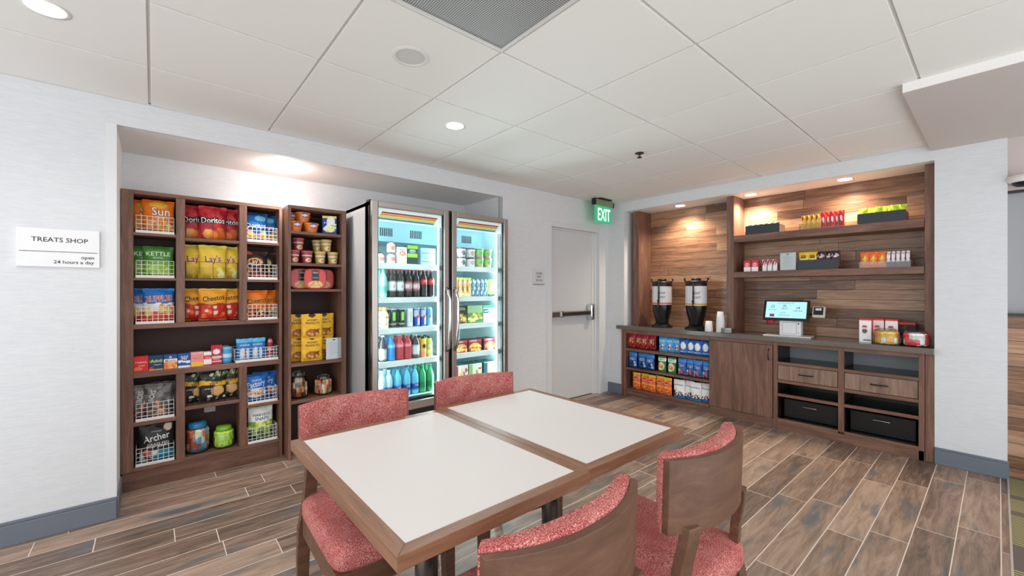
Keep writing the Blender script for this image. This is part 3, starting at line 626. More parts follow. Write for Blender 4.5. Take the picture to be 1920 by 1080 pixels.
# ================================================================ baskets
def basket(w_, h, d, nx, nz, white=True):
    o = empty('wire_basket', (0, 0, 0), 0, 'x', 'basket'); mt = M['wirew'] if white else M['wireb']; t_ = .0028 if white else .0026
    mb = MB(); X = [-w_ / 2 + w_ * i / nx for i in range(nx + 1)]; Z = [.004 + (h - .004) * k / nz for k in range(nz + 1)]
    for x in (X if white else X[::2]): mb.bar((x, 0, .003), (x, 0, h), t_)
    for z in (Z if white else (Z[0], Z[-1])): mb.bar((-w_ / 2, 0, z), (w_ / 2, 0, z), t_)
    mb.build('front_wires', mt, o)
    mb = MB(); nd = 5
    for s_ in (-1, 1):
        for k in range(nd + 1): y = d * k / nd; mb.bar((s_ * w_ / 2, y, .003), (s_ * w_ / 2, y, h), t_)
        for z in (Z if white else (Z[0], Z[-1])): mb.bar((s_ * w_ / 2, 0, z), (s_ * w_ / 2, d, z), t_)
    for x in X: mb.bar((x, 0, .003), (x, d, .003), t_)
    for z in (Z[0], Z[-1]): mb.bar((-w_ / 2, d, z), (w_ / 2, d, z), t_)
    mb.build('side_wires', mt, o)
    if white: bx(-w_ / 2 - .002, w_ / 2 + .002, -.006, -.001, 0, .017).build('label_rail', M['wirew'], o)
    return o
BW = basket(.190, .112, .205, 7, 4); BWL = basket(.272, .098, .205, 10, 4); BK = basket(.300, .118, .20, 8, 3, False)
Wb = 'white wire basket in the '
for x, z, l in ((.012, 1.654, 'top left cubby holding orange bags'), (.012, 1.363, 'left cubby second from top holding green bags'), (.012, 1.063, 'left cubby third from top holding blue and red bags'),
                (.012, .435, 'left cubby second from bottom holding grey bags'), (.012, .145, 'bottom left cubby holding black jerky bag'),
                (.628, 1.643, 'top right cubby holding blue bags'), (.628, 1.363, 'right cubby second from top holding dark bags'), (.628, 1.063, 'right cubby third from top holding orange bags'),
                (.628, .438, 'right cubby holding blue pretzel bags'), (.628, .145, 'bottom right cubby holding pea snack bag')):
    inst(BW, (x, 3.613, z), 0, Wb + l, 'small white wire baskets')
inst(BWL, (.592, 3.613, .754), 0, 'wide white wire basket at the right end of the long medicine shelf')
for z, l in ((1.639, 'red bags in the top middle cubby'), (1.362, 'yellow bags in the middle cubby'), (1.063, 'orange and red bags in the middle cubby'), (.488, 'black popcorn bags')):
    inst(BK, (.321, 3.613, z), 0, 'thin black wire basket around ' + l, 'black wire baskets')
# ================================================================ bags in the cubbies
def put(proto, spots, z, labels, group, rz=0):
    for (x, y, a), l in zip(spots, labels): inst(proto, (x, y, z), rz + a, l, group)
W1 = [(-.035, 3.735, .10), (.028, 3.672, -.03)]; W3 = [(.590, 3.672, .04), (.660, 3.735, -.12)]
C3 = [(.222, 3.725, .14), (.325, 3.672, 0), (.418, 3.718, -.18)]
sun = bag('chip_bag', .168, .222, .06, [('bg', 'ea7420'), ('b', .0, .05, 'f0a060'), ('b', .93, 1, 'd86012'), ('e', .5, .86, .3, .10, 'f5a53c'), ('s', .1, .9, .06, .36, ['d99a48', 'b8692a', 'e8b56a'], 22, .09, 1)], [('Sun', .58, .08, .66, 'fdf6ee', 0, 1.1, 'b8541a'), ('CHIPS', .42, .1, .47, 'fff0dd')])
put(sun, W1, 1.660, ['rear left orange chip bag in the top left basket', 'front orange chip bag with white lettering in the top left basket'], 'orange chip bags top left')
ket = bag('chip_bag', .160, .205, .06, [('bg', '3f7d2c'), ('b', .0, .48, '6faa36'), ('b', .94, 1, '2d6122'), ('e', .5, .25, .35, .18, 'a5c95a'), ('s', .2, .8, .1, .3, ['c7d98a', '8fbf4a'], 8, .09, 2)], [('KETTLE', .80, .0, .76, 'f6faf0'), ('BRAND', .34, .0, .63, 'dfeec8'), ('AVOCADO OIL', .62, .0, .50, 'e6f0d0')])
put(ket, W1, 1.369, ['rear green chip bag in left basket below the orange bags', 'front green chip bag in left basket below the orange bags'], 'green chip bags')
ruf = bag('chip_bag', .165, .225, .06, [('bg', '1c63ae'), ('b', .0, .06, 'c8302a'), ('w', .30, .56, 'f2f2f0', .02, 14), ('b', .06, .32, 'd8503a'), ('s', .15, .95, .22, .48, ['e8a13c', 'd97f2e', 'f0c070'], 12, .10, 3), ('b', .93, 1, '2a78c4')], [('RUFFLES', .86, .02, .70, 'c9342c', 4, 1.3, 'f6f4f2')])
put(ruf, W1 + [(.055, 3.785, 0)], 1.069, ['rear left blue, white and red chip bag in the left basket', 'front blue, white and red chip bag in the left basket', 'rearmost blue and red chip bag in the left basket'], 'blue and red chip bags')
dor = bag('chip_bag', .165, .235, .06, [('bg', 'a3222b'), ('b', .50, .66, '241415'), ('b', .92, 1, 'c8434a'), ('s', .2, .85, .08, .34, ['d57a34', 'b85a26', 'e09a50'], 7, .15, 4), ('s', 0, 1, .66, .9, ['b93038', '8e1b23'], 10, .12, 5)], [('Doritos', .86, .0, .575, 'f7f2ee', 3, 1.2, '120c0c')])
put(dor, C3, 1.645, ['left red tortilla chip bag in the top middle cubby', 'centre red tortilla chip bag in the top middle cubby', 'right red tortilla chip bag in the top middle cubby'], 'red tortilla chip bags')
lay = bag('chip_bag', .165, .235, .06, [('bg', 'dcb83a'), ('b', .0, .34, 'b7a02e'), ('b', .93, 1, 'e9cf63'), ('s', .2, .9, .06, .26, ['ead27a', 'c9a53a', 'f3e3a0'], 9, .12, 6)], [("Lay's", .58, .0, .56, 'b5222c', 5, 1.2, 'f6ead0')])
put(lay, C3, 1.368, ['left yellow potato chip bag in the middle cubby', 'centre yellow potato chip bag in the middle cubby', 'right yellow potato chip bag in the middle cubby'], 'yellow chip bags')
che = bag('chip_bag', .165, .225, .06, [('bg', 'e8901f'), ('w', .0, .52, 'b02a22', .03, 9), ('b', .93, 1, 'f0a63c'), ('s', .05, .95, .05, .46, ['e05a2a', 'f07a3a', 'f3c9b0', 'c93020'], 26, .07, 7)], [('Cheetos', .80, .02, .70, '241a16', 8, 1.3, 'f2b63c')])
put(che, C3, 1.069, ['left orange and red cheese puff bag in the middle cubby', 'centre orange and red cheese puff bag in the middle cubby', 'right orange and red cheese puff bag in the middle cubby'], 'orange and red cheese puff bags')
dob = bag('chip_bag', .160, .215, .06, [('bg', '1d62a8'), ('e', .68, .82, .24, .10, '6ab4dd'), ('b', .40, .50, '163f74'), ('s', .2, .9, .08, .34, ['e0a24a', 'c98432'], 7, .13, 8), ('b', .93, 1, '123f7c')], [('Doritos', .84, .0, .56, 'f4f6f8', 3, 1.2, '0f2a50')])
put(dob, W3, 1.649, ['front blue tortilla chip bag in the top right basket', 'rear blue tortilla chip bag in the top right basket'], 'blue tortilla chip bags')
bbq = bag('chip_bag', .160, .205, .06, [('bg', '2b2425'), ('e', .45, .62, .33, .14, 'e0b64a'), ('e', .45, .62, .27, .10, '7a2430'), ('s', .1, .95, .06, .40, ['c45c3a', 'd98a4a', '8a2f2a'], 14, .09, 9), ('b', .9, 1, '4a2a22'), ('e', .15, .93, .2, .05, 'd0622c')], [("Lay's", .52, -.05, .62, 'f5eee6', 4, 1.1, '9a1f2a')])
put(bbq, W3, 1.369, ['front black and gold chip bag in the right basket', 'rear black and gold chip bag in the right basket'], 'dark barbecue chip bags')
chc = bag('chip_bag', .160, .212, .06, [('bg', 'dd6f1d'), ('b', .0, .36, '8a3a1c'), ('s', .05, .95, .05, .42, ['e8a24a', 'f0c690', '2a1a16', 'c23a22'], 26, .07, 10), ('b', .93, 1, 'c65a14')], [('Cheetos', .82, .02, .64, '2a201a', 8, 1.3, 'f0b050')])
put(chc, W3, 1.069, ['front orange cheese puff bag in the right basket', 'rear orange cheese puff bag in the right basket'], 'orange cheese puff bags')
sto = bag('chip_bag', .150, .215, .06, [('bg', '5a5957'), ('s', .0, 1, .5, .98, ['6d6c6a', '494846', '7c7a78'], 16, .12, 11), ('s', .1, .9, .05, .48, ['b0704a', 'd0906a', '3a3432', 'e0c0a8'], 24, .07, 12)], [('BOIS', .50, -.18, .66, 'e9e7e4', 78, 1.1)])
put(sto, [(-.045, 3.705, .2), (.025, 3.672, -.15), (.055, 3.745, -.25)], .441, ['left grey foil snack bag in the left basket', 'front grey foil snack bag in the left basket', 'right rear grey foil snack bag in the left basket'], 'grey foil snack bags')
pop = bag('popcorn_bag', .165, .212, .06, [('bg', '262321'), ('w', .52, .66, 'd8a72e', .03, 5), ('e', .66, .34, .24, .17, 'd0a56a'), ('s', .05, .95, .70, .95, ['ece6da', 'cfc4b0', '5c8a3a'], 13, .05, 13), ('s', .1, .9, .03, .2, ['ece6da', '8a8070'], 7, .05, 14)], [('WHITE', .5, .1, .60, '2a2420', 8), ('CHEDDAR', .44, -.1, .42, 'f0ece4')], 'popcorn')
put(pop, C3, .494, ['left black popcorn bag with yellow band in the black basket', 'centre black popcorn bag with yellow band in the black basket', 'right black popcorn bag with yellow band in the black basket'], 'black popcorn bags')
prz = bag('pretzel_bag', .165, .205, .07, [('bg', '2165b5'), ('b', .0, .12, '1a4f96'), ('e', .5, .32, .40, .17, 'f0e6dc'), ('s', .2, .8, .2, .44, ['b06a3c', 'd2935e', '8f4e2a'], 18, .07, 15), ('b', .93, 1, '1a4f96')], [('SNACK', .4, .02, .78, 'dfeaf6', 4), ('Factory', .74, .0, .62, 'f2f6fa', 8, 1.4)], 'pretzels')
put(prz, W3, .444, ['front blue pretzel bag in the right basket', 'rear blue pretzel bag in the right basket'], 'blue pretzel bags')
arc_ = bag('jerky_bag', .175, .235, .06, [('bg', '252627'), ('e', .84, .90, .12, .10, 'd9c8b0'), ('b', .0, .30, '2f8fae'), ('s', 0, .45, .02, .30, ['b05a3a', 'e0d6ca', '5a3226'], 12, .08, 16)], [('COUNTRY', .3, 0, .82, 'e8e8e8'), ('Archer', .76, 0, .66, 'f4f4f4', 7, 1.3), ('GRASS FED', .62, .05, .48, 'f0f0f0'), ('BEEF JERKY', .66, .05, .405, 'f0f0f0')], 'jerky', gus=1)
inst(arc_, (.018, 3.672, .151), 0, 'black beef jerky bag with script lettering in the bottom left basket')
har = bag('pea_snack_bag', .160, .245, .07, [('bg', 'd5dbd6'), ('w', .0, .56, '6f9a4a', .03, 7), ('b', .0, .34, '3f5a2c'), ('s', 0, 1, .34, .50, ['c9cf4a', 'a9c25a', 'e0d870'], 14, .08, 17), ('b', .94, 1, 'b9c4bd'), ('s', .1, .9, .03, .3, ['222c1e', '86a055'], 12, .08, 18)], [('HARVEST', .70, .03, .76, '2c3a44'), ('SNAPS', .56, .03, .65, '2c3a44')], 'snack bag', gus=1)
inst(har, (.622, 3.672, .151), 0, 'pale green and white pea snack bag in the bottom right basket')
# ---- medicine shelf
ZM = .7545
def med(x, w_, h, ops, texts, label, d=.06, side=None, y=3.655):
    o = carton('medicine_box', w_, h, d, ops, texts, 'box', side, 14, 18); inst(o, (x, y, ZM), .05, label, 'medicine boxes on the long shelf')
med(-.060, .072, .098, [('bg', 'cf2f33'), ('e', .3, .18, .3, .12, 'e66a5a')], [('TYLENOL', .84, 0, .60, 'f8f4f0'), ('PAIN', .4, .05, .38, 'f4d8a0')], 'red medicine box at the left end of the long shelf')
med(.014, .072, .098, [('bg', '1d3f6a'), ('b', .52, .72, '3c7a48'), ('e', .18, .16, .12, .12, 'cf3a36'), ('b', .0, .06, 'c8a23a')], [('Advil', .80, 0, .62, 'f3e36a'), ('TABLETS', .55, .1, .36, 'dfe6ee')], 'dark blue medicine box with yellow lettering, second on the long shelf')
med(.088, .070, .096, [('bg', '2f4f86'), ('b', .0, .45, 'd8783a'), ('b', .45, .68, 'e6e4e0'), ('s', .4, 1, .0, .4, ['f0a860', 'e8c09a'], 8, .12, 21)], [('Motrin', .78, 0, .57, 'd0402e'), ('IB', .2, 0, .82, 'f2f2f2')], 'blue and orange medicine box, third on the long shelf')
med(.160, .066, .096, [('bg', '2a55a0'), ('w', .35, .5, 'f4f6f8', .04, 5), ('b', .0, .12, 'e9eef4')], [('Advil', .62, 0, .78, 'e8ecf4'), ('PM', .4, .0, .62, 'f6f8fa')], 'royal blue medicine box with white wave, fourth on the long shelf')
med(.231, .070, .098, [('bg', 'e78b92'), ('b', .0, .30, 'e9b93c'), ('b', .86, 1, 'f0a6a4')], [('Pepto', .6, 0, .56, 'd9a02c')], 'pink and yellow medicine box, fifth on the long shelf')
med(.290, .045, .094, [('bg', 'e9e6e6'), ('b', .45, .75, 'c92f38'), ('b', .0, .08, 'c92f38')], [('Tums', .7, 0, .60, 'ffffff')], 'narrow white and red medicine box, sixth on the long shelf')
tb = carton('lozenge_bag', .062, .135, .05, [('bg', 'b92c38'), ('e', .5, .66, .34, .14, 'f0ecec'), ('b', .12, .42, 'd9ccd0'), ('b', .2, .34, 'b92c38')], [('HALLS', .62, 0, .28, 'f8f8f8')], 'medicine', None, 14, 20)
inst(tb, (.345, 3.665, ZM), -.05, 'tall red cough drop pack with white oval on the long shelf')
pk = turned('wet_wipe_tub', [(.026, 0), (.030, .004), (.031, .10), (.029, .118), (.0, .119)], [('bg', '4f9fd0'), ('b', .4, .55, 'bfe0f0'), ('b', .88, 1, '7cc0e2'), ('b', .1, .16, '2f78b0')], [], 'tub')
inst(pk, (.408, 3.655, ZM), 0, 'front light blue plastic tub left of the wide white basket', 'light blue tubs'); inst(pk, (.398, 3.735, ZM), 0, 'rear light blue plastic tub left of the wide white basket', 'light blue tubs')
tt = bag('travel_kit_pouch', .105, .160, .03, [('bg', '2e74b4'), ('b', .84, 1, '58aede'), ('b', .0, .06, '2360a0'), ('e', .35, .3, .12, .28, 'e6eef4'), ('e', .68, .3, .1, .26, 'e9dfe6')], [('oraline', .6, 0, .72, 'eaf4fa')], 'pouch')
put(tt, [(.518, 3.672, .03), (.604, 3.680, -.03)], .760, ['left blue travel kit pouch in the wide white basket', 'right blue travel kit pouch in the wide white basket'], 'blue travel kit pouches')
rc = turned('aerosol_can', [(.020, 0), (.022, .006), (.022, .118), (.015, .13), (.014, .150), (.0, .152)], [('bg', 'a9242e'), ('b', .34, .5, 'e6c8cc'), ('b', .78, .86, 'c8c8c8'), ('b', .06, .12, 'e8dadc')], [], 'can')
inst(rc, (.690, 3.685, .760), 0, 'small red can standing in the wide white basket')
# ---- jars
def jar(name, w_, h, lidc, fill, cols, n, r, label, loc, bodyc=None, gm='jar', seed=5):
    o = empty(name, loc, 0, label, 'jar'); R = w_ / 2; R_ = random.Random(seed)
    prof = [(0, 0), (R * .86, 0), (R * .97, .01), (R, h * .3), (R * .97, h * .62), (R * .72, h * .78), (R * .66, h * .80)]
    MB().lathe(prof, n=28, cap=False).build('glass', M[gm], o)
    MB().lathe([(0, h * .80), (R * .70, h * .80), (R * .72, h * .83), (R * .71, h * .93), (R * .62, h), (0, h)], n=28).build('lid', flat(lidc, .25) if lidc else M['jar'], o)
    mb = MB()
    for k in range(n):     # each wrapped snack is a small pillow leaning on the glass
        a = 2 * pi * (k % (n // fill)) / (n // fill) + R_.uniform(-.2, .2); lv = k // (n // fill); rr = R * (.72 if lv < 3 else .4); z = h * .06 + lv * h * .62 / fill; hh = h * .70 / fill * 1.35
        cx, cy = rr * cos(a), rr * sin(a); tx, ty = -sin(a) * r, cos(a) * r; c = lin(R_.choice(cols)); ox, oy = cos(a) * .012, sin(a) * .012
        vs = [(cx - tx, cy - ty, z), (cx + tx, cy + ty, z), (cx + tx, cy + ty, z + hh), (cx - tx, cy - ty, z + hh), (cx + ox, cy + oy, z + hh * .2), (cx + ox, cy + oy, z + hh * .8), (cx - ox, cy - oy, z + hh * .5)]
        mb.add(vs, [(0, 1, 4), (1, 2, 5, 4), (2, 3, 5), (3, 0, 4, 5), (0, 1, 6), (1, 2, 6), (2, 3, 6), (3, 0, 6)], [c] * 4 + [tuple(min(1, q * 1.4) for q in c)] * 3)
    q = mb.build('wrapped_snacks', M['foil'], o); q['kind'] = 'stuff'
    if bodyc: MB().lathe([(0, h * .03), (R * .80, h * .03), (R * .84, h * .14), (R * .84, h * .2), (0, h * .2)], n=20).build('base_band', flat(bodyc, .3), o)
    return o
jar('snack_jar', .155, .205, '2d7fb4', 3, ['b0683c', '8a3a2a', 'e0c8b0', '3f86b8', 'c98a5a'], 36, .026, 'glass jar with blue lid full of wrapped nut snacks in the bottom middle cubby', (.238, 3.70, .147), '2d7fb4')
jar('snack_jar', .135, .150, '86c43a', 3, ['8fce3a', 'a5d84a', '7a5a36', 'b8e060'], 33, .025, 'short glass jar with lime green lid and green packets in the bottom middle cubby', (.392, 3.685, .147), '7fc030', seed=9)
jar('candy_jar', .135, .205, None, 4, ['c8a070', '8a4a2c', 'e8dccb', 'd0702c', '3a2c28'], 48, .012, 'tall clear glass jar of wrapped snack bars on the tower shelf', (.868, 3.58, .443), seed=3)
jar('candy_jar', .140, .150, None, 3, ['c05a2c', 'e0d0c0', 'a87a52', '7a3a28', 'd8a080'], 42, .013, 'short clear glass jar of wrapped snack bars on the tower shelf', (1.050, 3.58, .443), seed=4)
# ---- tower: cups, popcorn carton, trays, pouches, card
cup = turned('noodle_cup', [(.040, 0), (.054, .070), (.058, .072), (.058, .078), (0, .079)], [('bg', 'd9792c'), ('b', .86, 1, 'e9a458'), ('r', .42, .58, .45, .95, '6a3a86'), ('e', .5, .72, .05, .16, 'e8dff0')], [], 'cup', 24)
for x, y, z, l in ((.836, 3.56, 1.7335, 'lower left'), (.955, 3.57, 1.7335, 'lower right'), (.838, 3.66, 1.813, 'rear upper left'), (.896, 3.585, 1.813, 'front upper'), (.93, 3.70, 1.813, 'rear upper right'), (.838, 3.68, 1.7335, 'rear lower left'), (.955, 3.69, 1.7335, 'rear lower right')):
    inst(cup, (x, y, z), .15, l + ' orange microwave cup on the top shelf of the tower', 'orange microwave cups')
pc = carton('popcorn_carton', .105, .150, .12, [('bg', '16458c'), ('b', .9, 1, 'e0cf5a'), ('e', .6, .66, .3, .30, 'f3f6f2'), ('e', .5, .30, .42, .18, 'efe3a0'), ('s', .15, .95, .18, .55, ['f7f0cc', 'd9c24a', 'ffffff', '9ab05a'], 20, .06, 30), ('b', 0, .12, '1b3f9a')], [('Pop', .34, -.2, .62, 'e8f0f8', 10)], 'box', '2a74a8')
inst(pc, (1.105, 3.59, 1.7335), -.35, 'blue and yellow popcorn carton turned at an angle on the tower top shelf')
def soup(col1, col2):
    return turned('soup_cup', [(.033, 0), (.040, .085), (.043, .087), (.043, .098), (.041, .100), (0, .101)], [('bg', col1), ('b', .84, 1, col2), ('b', .6, .63, 'e9ded0'), ('e', .5, .26, .10, .17, 'ead8b8'), ('e', .53, .28, .06, .1, 'b98050')], [], 'cup', 24)
sr = soup('9c3c40', 'b85a5c'); sy = soup('b59648', 'd2b878')
for p, x, y, z, l, g in ((sr, .828, 3.56, 1.4915, 'left dark red soup cup in the tower, lower row', 'dark red soup cups'), (sr, .922, 3.56, 1.4915, 'right dark red soup cup in the tower, lower row', 'dark red soup cups'), (sr, .868, 3.60, 1.593, 'upper dark red soup cup stacked in the tower', 'dark red soup cups'),
                         (sy, 1.020, 3.56, 1.4915, 'left yellow soup cup in the tower, lower row', 'yellow soup cups'), (sy, 1.118, 3.56, 1.4915, 'right yellow soup cup in the tower, lower row', 'yellow soup cups'), (sy, 1.028, 3.66, 1.593, 'rear upper yellow soup cup stacked in the tower', 'yellow soup cups'), (sy, 1.075, 3.585, 1.593, 'front upper yellow soup cup stacked in the tower', 'yellow soup cups')):
    inst(p, (x, y, z), .12, l, g)
def tray(w_, h, d, label):
    mb = MB(); K = 40; ops = ops_([('bg', 'd2453c'), ('r', .34, .66, .42, .96, '241f20'), ('e', .5, .22, .33, .17, 'e0b878'), ('s', .25, .75, .1, .34, ['f0d8a0', 'c88a4a', 'e8c070'], 18, .05, 33)])
    def ring(s_, y): return [(w_ / 2 * s_ * abs(cos(t)) ** .5 * (1 if cos(t) > 0 else -1), y, h / 2 + h / 2 * s_ * abs(sin(t)) ** .5 * (1 if sin(t) > 0 else -1)) for t in [2 * pi * k / K for k in range(K)]]
    vs = []; cs = []
    for s_, y in ((.82, d / 2), (.95, -d / 2 + .006), (1, -d / 2 + .004), (1, -d / 2), (.93, -d / 2 - .001)): vs += ring(s_, y); cs += [lin('1e1a1a' if y > 0 else 'b9382f')] * K
    m_ = 5; fs = [(k * K + j, k * K + (j + 1) % K, (k + 1) * K + (j + 1) % K, (k + 1) * K + j) for k in range(m_ - 1) for j in range(K)] + [tuple(range(K))]
    for q in range(11, -1, -1):
        s_ = .93 * q / 12; r = ring(s_, -d / 2 - .001); vs += r; cs += [shade(ops, .5 + p[0] / w_, p[2] / h) for p in r]
        b = (m_ + 11 - q) * K; fs += [(b - K + j, b - K + (j + 1) % K, b + (j + 1) % K, b + j) for j in range(K)]
    mb.add(vs, fs, cs, smooth=False); o = mb.build('meal_tray', M['plastic']); tag(o, label, 'food tray'); letters(o, [('TINY', .042, 0, h * .80, 'f2eeea'), ('KITCHEN', .046, 0, h * .55, 'e8e0d8')], lambda x, z: (x, -d / 2 - .0022, z)); return o
tp = tray(.165, .160, .045, 'x')
for x, y, l in ((.892, 3.60, 'left red microwave tray meal standing in the tower'), (1.058, 3.625, 'right red microwave tray meal standing in the tower'), (.975, 3.545, 'centre red microwave tray meal in front of the other two')): inst(tp, (x, y, 1.2925), 0, l, 'red tray meals')
po = bag('nut_pouch', .155, .190, .045, [('bg', 'e0a92e'), ('e', .5, .24, .34, .16, '7a4a24'), ('s', .22, .78, .14, .34, ['a8662e', 'c98a48', '5a3218'], 18, .06, 40), ('e', .5, .95, .18, .08, '2a2420'), ('r', .70, .86, .36, .40, '5a3a22')], [('HONEY', .50, 0, .76, '4a3220'), ('PEANUTS', .66, 0, .64, '4a3220')], 'pouch', gus=1)
for x, y, z, l in ((.873, 3.605, .7265, 'lower left'), (.955, 3.545, .7265, 'lower front'), (1.058, 3.61, .7265, 'lower right'), (.873, 3.605, .902, 'upper left'), (.955, 3.545, .902, 'upper front'), (1.062, 3.61, .902, 'upper right')):
    inst(po, (x, y, z), 0, l + ' yellow nut pouch on the tower shelf', 'yellow nut pouches')
def card(name, w_, h, loc, rz, label):
    o = empty(name, loc, rz, label, 'sign'); bx(-w_ / 2, w_ / 2, .0, .003, 0, h).build('clear_panel', M['acr'], o); bx(-w_ / 2, w_ / 2, .003, .05, 0, .003).build('foot', M['acr'], o)
    c_ = bx(-w_ / 2 + .004, w_ / 2 - .004, .0035, .0045, .004, h - .003).build('paper', flat('eef0f3', .6), o)
    bx(-.010, .010, -.0006, 0, h * .88, h * .93).build('emblem', flat('5c6068'), o)
    mb = MB()
    for k in range(9): mb.box(-w_ * .30, w_ * (.30 if k % 3 else .18), .0029, .00345, h * (.76 - k * .065), h * (.76 - k * .065) + .0016)
    mb.build('printed_lines', flat('a9adb5'), o); return o
card('sign_card', .125, .175, (1.108, 3.495, .7255), 0, 'white printed card in clear holder beside the yellow nut pouches')
# ================================================================ in the fridge
LX = [1.420, 1.497, 1.568, 1.642, 1.714, 1.786, 1.861]
def pet(cap, liquid, l0, l1, lab, H=.232, R=.0315, clear=None, name='soda_bottle', strip=None, tx=()):
    ops = [('bg', liquid), ('b', l0, l1, lab)] + ([('b', *strip)] if strip else [])
    if clear: ops.insert(1, ('b', .78, .93, clear))
    return turned(name, [(R * .8, 0), (R, .012), (R * .96, H * .28), (R, H * .36), (R, H * .60), (R * .86, H * .72), (R * .42, H * .88), (.0125, H * .92), (.0125, H * .955)], ops, parts=[('cap', [(.0145, H * .945), (.0145, H * 1.0), (0, H * 1.001)], cap, .4)], n=20, texts=tx, tr=R)
b_green = pet('3fae8a', '8fd8c4', .2, .45, '58b8a0'); b_w = pet('b8283c', '2b2422', .22, .56, 'dfe3e4', tx=[('Diet', .028, .004, .092, '3a3a3e', 75)]); b_r = pet('b8283c', '2b2422', .22, .56, 'a8505c', strip=(.36, .5, 'd9c8ca'), tx=[('Soda', .030, .004, .092, '5a2a30', 75)]); b_c = pet('b8283c', '1c1614', .50, .72, 'c03a34', tx=[('Cola', .034, .004, .140, 'f6eeee', 10)])
row = [b_green, b_w, b_w, b_r, b_r, b_c, b_c]; dn = ['green glass', 'white labelled cola', 'white labelled cola', 'pink labelled cola', 'pink labelled cola', 'red banded cola', 'red banded cola']
for k, (p, x) in enumerate(zip(row, LX)):
    for r_ in (0, 1): inst(p, (x, 3.262 + r_ * .075, 1.2235), 0, f'{dn[k]} bottle, {nth(k, 7)}, {("front", "rear")[r_]} row of second left fridge shelf', 'bottles on the second fridge shelf')
jug = turned('creamer_bottle', [(.03, 0), (.034, .01), (.034, .055), (.028, .07), (.016, .078), (.014, .082)], [('bg', 'f0e4dc'), ('b', .25, .62, 'd98878')], [], 'bottle', 16, parts=[('cap', [(.012, .082), (.012, .09), (0, .091)], '2a2a30', .4)])
for x, y, z, l in ((1.490, 3.27, 1.502, 'front lower'), (1.490, 3.27, 1.594, 'upper stacked'), (1.41, 3.30, 1.502, 'left lower')): inst(jug, (x, y, z), 0, l + ' squat white and peach bottle on the top fridge shelf', 'squat white and peach bottles')
tea = carton('drink_carton', .085, .140, .06, [('bg', 'ece8e4'), ('e', .55, .62, .35, .14, 'd0906a'), ('b', .0, .32, 'e6dfb8'), ('e', .5, .62, .16, .07, 'f0c8a8')], [('Naked', .5, 0, .84, '6a6a70')], 'carton'); inst(tea, (1.578, 3.275, 1.502), 0, 'white drink carton with peach picture on the top fridge shelf')
grn = carton('salad_box', .095, .160, .06, [('bg', '3a4c4e'), ('b', .84, 1, '8fd23c'), ('b', .36, .56, '9fd84e'), ('e', .5, .7, .34, .10, 'cfd8da')], [('fresh', .6, 0, .70, '26323a')], 'box'); inst(grn, (1.678, 3.285, 1.502), 0, 'dark and lime green food box on the top fridge shelf')
bl = carton('lunch_kit_box', .135, .072, .09, [('bg', 'a9c8d4'), ('b', .34, .44, '5a8fae'), ('e', .7, .7, .18, .25, 'f0dcdc')], [], 'box')
for k in (0, 1): inst(bl, (1.822, 3.28, 1.502 + .0735 * k), 0, ('lower', 'upper')[k] + ' pale blue lunch kit box at the right of the top fridge shelf', 'pale blue lunch kits')
can = lambda n_, body, b1, b2, H=.158, R=.0265, ops=(): turned(n_, [(R * .85, 0), (R, .008), (R, H - .012), (R * .84, H - .002), (R * .80, H), (0, H - .001)], [('bg', body), ('b', .0, .04, 'b8bcc0'), ('b', .95, 1, 'c4c8cc')] + list(ops), cat='can', n=20)
mon = can('energy_can', '1a1f1e', 0, 0, ops=[('r', .44, .46, .35, .85, '7ed04a'), ('r', .49, .51, .40, .85, '7ed04a'), ('r', .54, .56, .35, .85, '7ed04a'), ('b', .14, .2, '9aa09c')])
whc = can('energy_can', 'dfe4e6', 0, 0, ops=[('r', .47, .53, .2, .8, 'a9b0b6')]); rbc = can('energy_can', '2447b0', 0, 0, ops=[('r', .5, .75, .1, .5, 'c2cad4'), ('r', .25, .5, .5, .9, 'c2cad4'), ('e', .5, .52, .1, .09, 'c83a44')]); lbc = can('energy_can', '58a8c8', 0, 0, ops=[('r', .5, .75, .1, .5, 'd2e2ea'), ('e', .5, .52, .1, .09, 'c83a44')])
cof = turned('coffee_bottle', [(.030, 0), (.034, .01), (.034, .11), (.02, .135), (.018, .14)], [('bg', 'f0e2c8'), ('b', .62, .70, 'd0603c'), ('b', .2, .3, 'e0c090')], [], 'bottle', 18, parts=[('cap', [(.0215, .138), (.0215, .17), (0, .171)], 'e0b070', .4)])
for k, (p, x, n_) in enumerate(zip([cof, mon, mon, whc, rbc, rbc, lbc], [1.431, 1.505, 1.581, 1.655, 1.720, 1.782, 1.842], ['cream coffee bottle', 'black and green energy can', 'black and green energy can', 'white energy can', 'blue and silver energy can', 'blue and silver energy can', 'light blue energy can'])):
    for r_ in (0, 1): inst(p, (x, 3.262 + r_ * .07, .9725), 0, f'{n_}, {nth(k, 7)}, {("front", "rear")[r_]} row of third left fridge shelf', 'drinks on the third fridge shelf')
